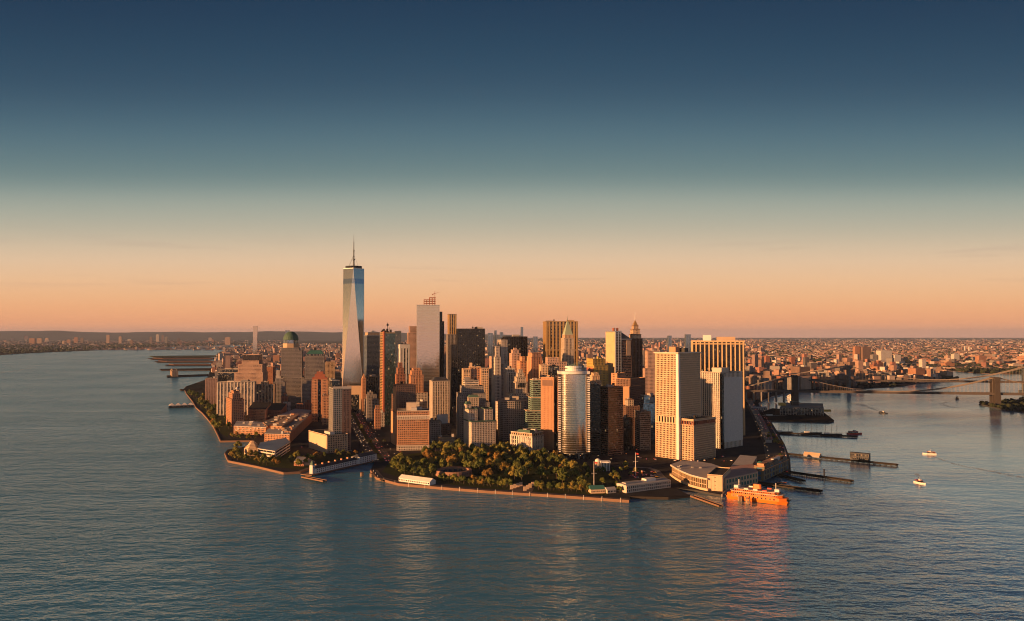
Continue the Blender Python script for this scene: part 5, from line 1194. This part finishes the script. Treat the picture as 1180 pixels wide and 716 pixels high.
# guide racks of the slip
for k,(px,py) in enumerate(((842,574.5),(853,577.5),(862,580))):
    p = G(px,py); root = tag(empty('mooring_dolphin', (p.x,p.y,0)), ('timber guide cluster at the inner end of the ferry slip','timber guide cluster midway along the near side of the ferry','timber guide cluster nearest the ferry\'s outer half')[k], 'mooring')
    m = MB()
    for i in range(10): m.cyl(2.6*math.cos(i*.63),2.6*math.sin(i*.63),-2,5.5+(i%3)*.6,.5,n=6)
    m.build('pile', TAN, root); MB().cyl(0,0,6.2,7,3,3,10).build('cap', STONE, root)
# ---- small boats and their wakes
FOAM, t, pb = newmat('foam'); geo = nd(t,'ShaderNodeNewGeometry'); nz_ = noise(t, geo.outputs['Position'], .09, 5, .7)
pb.inputs['Base Color'].default_value = (.85,.85,.83,1); pb.inputs['Roughness'].default_value = .9
al = nd(t,'ShaderNodeMapRange'); al.inputs[1].default_value=.44; al.inputs[2].default_value=.66; al.inputs[4].default_value=.62; t.links.new(nz_, al.inputs[0])
t.links.new(al.outputs[0], pb.inputs['Alpha'])
def boat(px, py, L, rz, label, roof, hullm=WHITE):
    p = G(px,py); root = tag(empty('motor_boat', (p.x,p.y,0), R(rz)), label, 'boat'); w_ = L*.15
    MB().prism([(-L/2,-w_*.9),(L*.2,-w_),(L*.48,0),(L*.2,w_),(-L/2,w_*.9)], -.6, L*.09, [(-L/2,-w_),(L*.22,-w_*1.1),(L*.53,0),(L*.22,w_*1.1),(-L/2,w_)]).build('hull', hullm, root)
    MB().box(-L*.4,L*.16,-w_*.75,w_*.75,L*.09,L*.19).build('cabin', G_DARK, root); MB().box(-L*.43,L*.19,-w_*.85,w_*.85,L*.19,L*.205).build('roof', roof, root)
    MB().box(-L*.1,L*.06,-w_*.45,w_*.45,L*.205,L*.28).build('wheelhouse', WHITE, root); MB().bar((-L*.1,0,L*.28),(-L*.1,0,L*.42),.12,4).build('mast', WHITE, root)
boat(1060.5,557,21,-75,'white excursion boat with a red roof, nearest of the boats in open water',REDP); boat(1071,523.5,23,160,'white and orange boat trailing a long wake to the right',ORANGEP)
boat(1018,476.5,24,-40,'small dark boat with a wake running back to the upper left',BLACK,BLACK); boat(1103,460,34,60,'dark boat curving away from a white wake between the bridge towers',BLACK,BLACK)
boat(985,500.5,34,5,'red-topped boat at the outer end of the boat pier',REDP,REDP); boat(902,559.5,24,10,'small work boat moored in the slip by the arched ferry house',ORANGEP)
def wake(pts, w0, w1, label):
    q = px2(pts); m = MB(); n = len(q); vs = []
    for i, p in enumerate(q):
        a = q[max(i-1,0)]; c = q[min(i+1,n-1)]; t_ = (c-a).normalized(); s_ = Vector((-t_.y,t_.x))*(w0+(w1-w0)*i/(n-1))/2
        vs += [(*(p-s_),.06),(*(p+s_),.06)]
    m.add(vs, [(2*i,2*i+2,2*i+3,2*i+1) for i in range(n-1)])
    tag(m.build('wake', FOAM), label, 'wake', kind='stuff')
wake([(1019,476),(1008,472),(996,468),(986,465)],5,26,'foam trail of the small dark boat'); wake([(1102,461),(1092,463),(1085,465.5),(1092,468.5),(1110,471),(1135,473)],6,22,'curved white wake between the bridge towers')
wake([(1073,525),(1085,530),(1100,535),(1130,541),(1180,551)],3,16,'long wake of the white and orange boat'); wake([(1060,552),(1058,549),(1055,545)],2,9,'short wake of the red-roofed excursion boat')
wake([(38,424),(20,427),(0,430),(-20,434)],14,26,'pale foam streak on the left river'); wake([(1110,702),(1125,707),(1140,712),(1152,713)],1.2,2.8,'white crest breaking in the lower right corner')
wake([(128,412.5),(112,412.5)],10,20,'pale streak of foam in the middle of the left river'); wake([(975,504.5),(1000,505.5)],3,8,'churned water at the outer end of the boat pier')

# ------------------------------------------------------------------ trees
LEAF, t, pb = newmat('leaves')
oi = nd(t,'ShaderNodeObjectInfo'); rp = nd(t,'ShaderNodeValToRGB'); e = rp.color_ramp.elements
LV = [(0,(.07,.095,.025)),(.3,(.13,.15,.035)),(.6,(.20,.195,.045)),(.86,(.28,.22,.05)),(.96,(.33,.18,.045)),(1,(.12,.13,.03))]
while len(e) < len(LV): e.new(.5)
for q, (p_, c_) in zip(e, LV): q.position = p_; q.color = (*c_,1)
t.links.new(oi.outputs['Random'], rp.inputs[0])
g_ = nd(t,'ShaderNodeNewGeometry'); f_ = mth(t,'ADD',mth(t,'MULTIPLY',g_.outputs['Random Per Island'],.9),.55)
sc_ = nd(t,'ShaderNodeVectorMath',operation='SCALE'); t.links.new(rp.outputs[0],sc_.inputs[0]); t.links.new(f_,sc_.inputs[3])
t.links.new(sc_.outputs[0],pb.inputs['Base Color']); pb.inputs['Roughness'].default_value=.8; pb.inputs['Specular IOR Level'].default_value=.15
BARK = solid('bark', (.09,.065,.045), .9)
def tree_proto(seed, r_, h_):
    rr = random.Random(seed); root = empty('park_tree', (0,0,-50))
    m = MB(); m.cyl(0,0,0,h_*.42,.42,.28,7)
    tips = []
    for i in range(7):
        an = rr.uniform(0,6.28); el_ = rr.uniform(.35,1.1); l_ = r_*rr.uniform(.6,.95)
        z0_ = h_*rr.uniform(.3,.42); q = Vector((math.cos(an)*math.cos(el_)*l_, math.sin(an)*math.cos(el_)*l_, z0_+math.sin(el_)*l_)); tips.append(q); m.bar((0,0,z0_),q,.2,5,.07)
    tips += [Vector((rr.uniform(-.3,.3)*r_, rr.uniform(-.3,.3)*r_, h_*rr.uniform(.7,.84))) for _ in range(4)]
    m.build('trunk', BARK, root)
    m = MB()
    for q in tips:
        cr = r_*rr.uniform(.34,.5)
        for _ in range(64):
            d = Vector((rr.gauss(0,1),rr.gauss(0,1),rr.gauss(0,.8))).normalized()*cr*rr.random()**.35; c = q+d
            nrm = (d.normalized()+Vector((rr.uniform(-.7,.7),rr.uniform(-.7,.7),rr.uniform(-.2,.9)))).normalized(); a = nrm.orthogonal().normalized(); b_ = nrm.cross(a); s_ = rr.uniform(.6,1.15); k = rr.uniform(.6,1)
            m.add([c+a*s_, c+b_*s_*k, c-a*s_, c-b_*s_*k], [(0,1,2,3)])
    m.build('crown', LEAF, root)
    return root
PROT = [tree_proto(i+1, r_, h_) for i, (r_, h_) in enumerate(((6.2,14),(5.4,12.5),(7,15.5),(5,11),(6,13),(4.6,13)))]
USED = set()
rt = random.Random(21); TP = []
def plant(x, y, label, group, big=1.0, z=LZ):
    i = rt.randrange(6)
    if i in USED: o = copy_tree(PROT[i])
    else: o = PROT[i]; USED.add(i)
    s_ = rt.uniform(.8,1.15)*big; o.location = (x,y,z); o.rotation_euler = (0,0,rt.uniform(0,6.28)); o.scale = (s_,s_,s_*rt.uniform(.9,1.12))
    tag(o, label, 'tree', group); TP.append((x,y))
def scatter(poly_px, n, gap, label, group, big=1.0):
    P = px2(poly_px); xs = [p.x for p in P]; ys = [p.y for p in P]; k = tr = 0
    while k < n and tr < n*60:
        tr += 1; x, y = rt.uniform(min(xs),max(xs)), rt.uniform(min(ys),max(ys))
        if not inside((x,y),P) or any((x-a)**2+(y-c)**2 < gap*gap for a,c in TP) or any((x-a)**2+(y-c)**2 < (r_*.8+2)**2 for a,c,r_ in FOOT if r_ > 0) and 'brick apartment' not in str(label): continue
        plant(x,y,label if isinstance(label,str) else label(x,y),group,big); k += 1
# front row along the park seawall
fr = px2([(500,559.5),(560,564.8),(586,567)]); fr2 = px2([(614,569),(640,570.2),(678,572)])
for line, n in ((fr,17),(fr2,12)):
    for off in (13,22):
        q = offset_line(line, off); tot = sum((c-a).length for a,c in zip(q,q[1:]))
        for i in range(n):
            d = tot*(i+rt.uniform(.2,.8))/n
            for a,c in zip(q,q[1:]):
                l_ = (c-a).length
                if d <= l_: p = a.lerp(c,d/l_); break
                d -= l_
            plant(p.x+rt.uniform(-2,2),p.y+rt.uniform(-2,2),'golden-lit tree in the front rows just behind the park seawall','trees in the front rows by the seawall',.92)
scatter([(446,538),(452,546),(476,553),(500,556),(500,541),(480,531),(458,531)],20,9,'bushy golden-green tree at the park\'s left end','trees at the left end of the park',1.15)
scatter([(480,530),(500,541),(545,553),(590,558),(640,561),(664,558),(664,545),(640,534),(600,525),(540,521),(500,521)],112,9.6,'dark green tree in the dense middle of the park','trees in the middle of the park',1.42)
scatter([(664,560),(676,566),(700,562),(722,558),(740,548),(722,542),(690,545),(664,543)],22,8,'yellowish tree at the park\'s right end near the flagpole','trees at the right end of the park',.85)
scatter([(706,571),(719,571.5),(721,562),(708,562)],4,6,'golden tree between the teal-roofed restaurant and the long white building','trees beside the long white building',.8)
scatter([(262,525),(270,533),(298,538),(345,541),(365,537),(335,529),(318,534),(296,530),(282,518),(268,521)],26,9,'dark tree in the small riverside park on the left','trees in the small riverside park',.95)
scatter([(336,531),(362,533),(395,529),(428,525),(402,523),(360,526)],14,9,'low green tree behind the long white pier house','trees behind the pier house',.62)
scatter([(216,455),(228,470),(248,497),(262,503),(267,490),(256,480),(244,470),(232,458)],34,12,'dark tree on the left river esplanade','trees on the river esplanade',1.45)
scatter([(893,541),(905,539),(902,517),(893,503),(884,490),(879,480),(883,505),(890,520)],12,10,'shaded tree on the esplanade beside the raised highway','trees beside the raised highway',.8)
scatter([(275,505),(300,507),(312,500),(330,492),(350,483),(320,478),(285,490)],12,9,'dark tree between the brick apartment rows','trees among the brick apartments',.8)
scatter([(262,508),(292,509),(300,505),(268,503)],10,8,'dark tree on the quay of the cove','trees by the cove',.7)
for i in range(16):
    q = offset_line(WS, rt.choice((-26,0,24,-1))); a, c = rt.choice(list(zip(q,q[1:]))); p = a.lerp(c, rt.random())
    plant(p.x,p.y,'shaded street tree along the broad avenue','street trees along the avenue',.75)

# ------------------------------------------------------------------ ordinary city buildings that the towers leave visible
rg = random.Random(77)
SIL = []
for o in [o for o in COL.objects if o.parent is None and o.get('category') and o.type == 'EMPTY']: pass
PAL = [('red brick',(.34,.14,.09)),('peach stone',(.52,.35,.26)),('pale stone',(.58,.50,.43)),('brown',(.22,.14,.11)),('grey',(.27,.25,.24)),('orange brick',(.44,.22,.13)),('white',(.66,.61,.56))]
GM = [windowed('city_block_'+n.replace(' ','_'), [c], bw=4.2, fh=3.6, wf=.5, hf=.5) for n, c in PAL]
ROOFP = [GRAVEL, TAR, PALEROOF, solid('brown_roof', (.20,.14,.11))]
WSB = [(p.x,p.y) for a,c in zip(WS,WS[1:]) for p in [a.lerp(c,i/6) for i in range(7)]]
PARK = [px2(q) for q in ([(436,540),(470,560),(725,580),(780,560),(770,535),(660,520),(570,512),(495,516)], [(255,524),(330,548),(432,535),(440,528),(400,516),(355,519),(330,514),(295,517)], [(212,448),(250,500),(262,512),(278,505),(262,480),(236,450)])]
def small_building(x, y, w_, d_, h_, rz, ci, label, cat, group, nm='city_building'):
    o = MB()
    o.box(-w_/2,w_/2,-d_/2,d_/2,0,h_)
    if rg.random() < .5:
        a = rg.uniform(.35,.7); o.box(-w_*a/2,w_*a/2,-d_*a/2,d_*a/2,h_,h_*rg.uniform(1.12,1.3))
    root = o.build(nm, GM[ci]); root.location = (x,y,LZ); root.rotation_euler = (0,0,rz)
    r_ = MB(); r_.box(-w_/2-.3,w_/2+.3,-d_/2-.3,d_/2+.3,h_-.6,h_+.9) if False else r_.box(w_*.1,w_*.32,-d_*.3,d_*.05,h_-.2,h_+rg.uniform(3,6))
    if y < 4200: r_.build('penthouse', rg.choice(ROOFP), root)
    if y < 2300:
        for q in range(3):
            a_, c_ = rg.uniform(-.36,.36)*w_, rg.uniform(-.36,.36)*d_; e_ = rg.uniform(.8,2.2)
            MB().box(a_-e_,a_+e_,c_-e_,c_+e_,h_-.2,h_+rg.uniform(1.5,4)+q*.11).build('roof_unit', rg.choice(ROOFP), root)
    tag(root, label, cat, group); FOOT.append((x,y,max(w_,d_)*.62))
def zone(n, x0,x1,y0,y1, hs, ws, where, group, poly=PM, rot=(15,), gapk=.44, cols=range(7), nm='city_building'):
    k = tr = 0
    while k < n and tr < n*60:
        tr += 1; px, py = rg.uniform(x0,x1), rg.uniform(y0,y1); g = G(px,py); x, y = g.x, g.y
        w_, d_ = rg.uniform(*ws), rg.uniform(*ws); h_ = rg.uniform(*hs)*(1.6 if rg.random() < .12 else 1)
        if not inside((x,y),poly) or not inside((x,y-d_*.7),poly) or not inside((x+w_*.8,y),poly) or not inside((x-w_*.8,y),poly): continue
        if any((x-a)**2+(y-c)**2 < (r_+max(w_,d_)*gapk)**2 for a,c,r_ in FOOT): continue
        if y < 1900 and 520 < px < 645 and group == 'city buildings between the towers' and h_ > 24: h_ = 24
        if any((x-a)**2+(y-c)**2 < (29+w_*.5)**2 for a,c in WSB) or any(inside((x,y),q) for q in PARK): continue
        if min((Vector((x,y))-(a+(c-a)*max(0,min(1,(Vector((x,y))-a).dot(c-a)/(c-a).length_squared)))).length for a,c in zip(FDR,FDR[1:])) < 32+w_*.5: continue
        ci = rg.choice(list(cols)); size = 'low' if h_ < hs[0]+(hs[1]-hs[0])*.35 else ('mid-height' if h_ < hs[0]+(hs[1]-hs[0])*.75 else 'taller')
        small_building(x,y,w_,d_,h_,R(rg.choice(rot)+rg.uniform(-2,2)),ci,f'{size} {PAL[ci][0]} building {where}','building',group,nm); k += 1
    print('ZONE', group, k, n)
zone(70, 285,440,452,506,(16,50),(13,26),'among the left riverside apartment houses','city buildings by the left river')
zone(50, 480,715,455,522,(30,78),(16,30),'in the shaded streets between the towers','city buildings between the towers', rot=(12,40))
zone(12, 745,862,470,500,(24,50),(24,36),'in the shade near the waterfront street','city buildings near the waterfront street', rot=(40,))
zone(98, 244,480,414,452,(18,52),(24,50),'in the sunlit district behind the left riverside towers','city buildings behind the left towers', rot=(12,20))
zone(56, 480,870,418,452,(30,70),(24,44),'in the district behind the skyline','city buildings behind the skyline', rot=(12,30))
zone(50, 862,1010,428,462,(26,58),(26,58),'in the shaded housing blocks by the bridge approach','housing blocks by the bridges', rot=(20,50), cols=(0,3,4,3,1), nm='housing_block')
zone(46, 985,1100,416,441,(26,50),(30,60),'on the point beyond the steel bridge','buildings on the point', rot=(20,50), cols=(0,1,2,3,4,5), nm='housing_block')
zone(40, 1000,1195,412,425,(14,34),(40,90),'near the far bank beyond the dark trees','buildings near the far bank', poly=PB, rot=(10,40), nm='bank_building')
# landmarks of the far banks
LM = [(987,399.5,6,418.5,'red-lit narrow apartment slab across the water, right of the steel bridge tower',5),(997,400,11,418.5,'broad grey apartment slab beside the red-lit narrow one',3),(1019,404,14,421,'white lit apartment slab on the point beyond the steel bridge',6),(1007,409,6,421,'grey block left of the white lit slab',4),
      (1033,409,8,421,'low white slab right of the white lit slab',6),(1130,410,9,421,'orange block above the dark trees of the far bank',5),(1112.5,399.5,1.6,405,'left of two thin white chimneys on the far plain',6),(1117.5,399.5,1.6,405,'right of two thin white chimneys on the far plain',6),
      (1101,408,7,417,'bright white shed roof on the far bank',6),(884,410.5,5,423,'red slab block over the bridge approach',0),(913,412,5,424,'red brick block above the stone bridge tower',0),(1138,399,2.5,404,'small orange tower on the far plain at the right',5),(872,413,6,425,'brown slab block left of the red one over the bridge approach',3),
      (36.5,390,6,396.5,'orange slab on the left far shore',5),(45,390,5,396,'second orange slab on the left far shore',1),(87,389,4,395.5,'orange tower on the left far shore before the middle',5),(94,389.5,3,395.5,'dim tower beside the orange one on the left far shore',3),(124,386.5,3.4,396.5,'pale orange tower, tallest on the left far shore',1),
      (138,388,3,396,'peach tower right of the tallest one on the left far shore',1),(173.5,388.5,2.6,396,'brown tower before the pair on the left far shore',3),(181,385.6,3,394,'bright pale tower of the pair on the left far shore',2),(187,386.5,2.4,394,'dim tower of the pair on the left far shore',3),(191,388.5,3,397,'grey block below the pair on the left far shore',4),
      (200,384.6,5,391,'peach block high on the left ridge',1),(222,385.5,2.4,392,'small brown tower farthest right on the left ridge',3),(253,386,3,392,'dim tower on the ridge left of the lone blue tower',3),(262,389,6,398,'brown block on the bank left of the lone blue tower',1)]
for px, yt, wpx, yb, lab, ci in LM:
    Y = depth_of(yb); w_ = wpx*Y/F; small = MB(); h_ = zat(yt,Y)-LZ
    small.box(-w_/2,w_/2,-w_/4-6,w_/4+6,0,h_); small.box(-w_*.2,w_*.25,-4,4,h_,h_*1.05)
    o = small.build('distant_slab', GM[ci]); o.location = (xat(px,Y),Y,LZ); o.rotation_euler = (0,0,R(12)); tag(o, lab, 'chimney' if 'chimney' in lab else 'building')

rs_ = random.Random(31)
for i in range(34):
    px, yb = rs_.uniform(-5,300), rs_.uniform(391.5,398.5); Y = depth_of(yb); hpx = rs_.choice((1.5,2,2.5,3.5,5)); w_ = rs_.uniform(1.5,4.5)*Y/F; h_ = hpx*Y/F
    m = MB(); m.box(-w_/2,w_/2,-20,20,0,h_); m.box(-w_*.2,w_*.25,-6,6,h_,h_*1.08); ci = rs_.choice((1,1,5,2,3,4,0)); o = m.build('distant_slab', GM[ci]); o.location = (xat(px,Y),Y,LZ); o.rotation_euler = (0,0,R(rs_.uniform(5,30)))
    tag(o, ('tall ' if hpx > 3 else 'low ')+PAL[ci][0]+' block scattered along the left far shore', 'building', 'blocks scattered along the left far shore')
# ------------------------------------------------------------------ cars
CARC = [('white',(.7,.7,.68)),('black',(.02,.02,.022)),('silver',(.4,.41,.42)),('yellow',(.65,.4,.03)),('red',(.4,.03,.02)),('blue',(.04,.08,.2))]
CM_ = [solid('car_'+n, c, .3, vary=.03, rand=0) for n, c in CARC]
def emit(name, c, s_):
    m, t, p = newmat(name); p.inputs['Emission Color'].default_value = (*c,1); p.inputs['Emission Strength'].default_value = s_; p.inputs['Base Color'].default_value = (*c,1); return m
TAILM, HEADM, GREENM = emit('tail_light', (1,.05,.03), 1.6), emit('head_light', (1,.62,.3), 1.5), emit('green_light', (.1,1,.45), 14)
cp_ = []
for (n, c), mt in zip(CARC, CM_):
    b_ = MB(); b_.prism([(-2.3,-.9),(2.1,-.9),(2.3,-.6),(2.3,.6),(2.1,.9),(-2.3,.9)], .35, .95); b_.prism([(-1.9,-.8),(1.0,-.8),(1.0,.8),(-1.9,.8)], .95, 1.5, [(-1.5,-.65),(.3,-.65),(.3,.65),(-1.5,.65)])
    b_.mi = 1; w_ = b_
    for x in (-1.4,1.4):
        for y in (-.85,.85): w_.bar((x,y-.1,.34),(x,y+.1,.34),.34,10)
    o = b_.build('car', [mt, BLACK]); q = MB(); q.box(-2.36,-2.28,-.8,-.4,.6,.85); q.box(-2.36,-2.28,.4,.8,.6,.85); q.build('tail_light', TAILM, o); q = MB(); q.box(2.28,2.36,-.75,-.4,.55,.8); q.box(2.28,2.36,.4,.75,.55,.8); q.build('headlight', HEADM, o)
    cp_.append(o); o.location = (0,0,-60)
CU = set(); rcx = random.Random(4)
def car(x, y, z, rz, where, group):
    i = rcx.choices(range(6), (5,5,5,4,1,1))[0]
    if i in CU: o = copy_tree(cp_[i])
    else: o = cp_[i]; CU.add(i)
    o.location = (x,y,z); o.rotation_euler = (0,0,rz); tag(o, f'{CARC[i][0]} car {where}', 'car', group)
for lane, dirn in ((-17,1),(-11,1),(-6.5,1),(6.5,-1),(11,-1),(17,-1)):
    q = offset_line(WS, lane)
    for a, c in list(zip(q,q[1:]))[:4]:
        d = (c-a).length; s_ = rcx.uniform(0,25)
        while s_ < d:
            p = a.lerp(c, s_/d); car(p.x,p.y,LZ+.14,math.atan2(c.y-a.y,c.x-a.x)+(0 if dirn > 0 else math.pi),'in the traffic on the broad avenue','cars on the broad avenue'); s_ += rcx.uniform(18,110)
for lane, dirn in ((-6.5,1),(-3,1),(3,-1),(6.5,-1)):
    q = offset_line(hl, lane)
    for a, c in list(zip(q,q[1:]))[:3]:
        d = (c-a).length; s_ = rcx.uniform(0,60)
        while s_ < d:
            p = a.lerp(c, s_/d); car(p.x,p.y,10.02,math.atan2(c.y-a.y,c.x-a.x)+(0 if dirn > 0 else math.pi),'on the raised highway beside the right-hand river','cars on the raised highway'); s_ += rcx.uniform(50,160)
for lane, dirn in ((-20,1),(-15,1),(10,-1),(13.5,-1)):
    q = offset_line(FDR, lane)
    for a, c in list(zip(q,q[1:]))[:4]:
        d = (c-a).length; s_ = rcx.uniform(0,40)
        while s_ < d:
            p = a.lerp(c, s_/d); car(p.x,p.y,LZ+.14,math.atan2(c.y-a.y,c.x-a.x)+(0 if dirn > 0 else math.pi),'on the street under the raised highway','cars on the waterfront street'); s_ += rcx.uniform(40,160)
for i in range(26):
    g = G(rcx.uniform(722,757),rcx.uniform(545,553)); 
    car(g.x,g.y,LZ+.05,R(rcx.choice((10,100))),'parked on the plaza before the ferry terminal','cars parked on the terminal plaza')
for i in range(24):
    g = G(rcx.uniform(735,880),rcx.uniform(527,534)); 
    if any((g.x-a)**2+(g.y-c)**2 < (r_*.7)**2 for a,c,r_ in FOOT): continue
    car(g.x,g.y,LZ+.12,R(rcx.choice((40,130))),'on the street behind the ferry terminal','cars behind the ferry terminal')
# parked cars and vans in the side streets between the towers
for i in range(60):
    g = G(rcx.uniform(300,760),rcx.uniform(490,526))
    if not inside((g.x,g.y),PM) or any((g.x-a)**2+(g.y-c)**2 < (r_*.9)**2 for a,c,r_ in FOOT) or any(inside((g.x,g.y),q) for q in PARK): continue
    car(g.x,g.y,LZ+.06,R(rcx.choice((12,102))),'in the side streets among the towers','cars in the side streets')
# street lamps and signals lit in the shade
lamp = empty('street_lamp', (0,0,0)); MB().cyl(0,0,0,9,.14,.09,6).build('pole', BLACK, lamp); MB().bar((0,0,9),(1.8,0,9.3),.08,5).build('arm', BLACK, lamp); MB().ball(1.8,0,9.1,.45,.3,8,5).build('lamp_head', HEADM, lamp)
first = True
def put_lamp(x, y, label, group):
    global first
    o = lamp if first else copy_tree(lamp); first = False
    o.location = (x,y,LZ); o.rotation_euler = (0,0,rcx.uniform(0,6.28)); tag(o, label, 'street lamp', group)
for lane in (-23,23):
    q = offset_line(WS, lane)
    for a, c in list(zip(q,q[1:]))[:3]:
        for k in range(int((c-a).length/60)): p = a.lerp(c,(k+.5)*60/(c-a).length); put_lamp(p.x,p.y,'lit street lamp at the kerb of the broad avenue','street lamps on the avenue')
for k in range(14):
    g = G(500+k*17+rcx.uniform(-4,4), 517+k*1.6+rcx.uniform(-3,3)); put_lamp(g.x,g.y,'lit street lamp at the foot of the towers facing the park','street lamps at the park edge')
# fender piles along the park seawall
q = offset_line(px2(BATT), 4)
post = None
for a, c in zip(q,q[1:]):
    n = int((c-a).length/22)
    for i in range(n):
        p = a.lerp(c,(i+.5)/n)
        if post is None:
            post = empty('fender_pile', (p.x,p.y,0)); MB().cyl(0,-5.3,-2,5.4,.45,.4,8).build('pile', PALE, post); MB().cyl(0,-5.3,5.4,6.0,.55,.3,8).build('cap', WHITE, post); o = post
        else: o = copy_tree(post); o.location = (p.x,p.y,0)
        tag(o, 'pale fender pile standing against the park seawall', 'pile', 'fender piles along the park seawall')

# models that found no place
for o in [o for o in list(COL.objects) if o.parent is None and o.location.z < -30 and 'label' not in o]:
    for c in list(o.children_recursive): bpy.data.objects.remove(c)
    bpy.data.objects.remove(o)
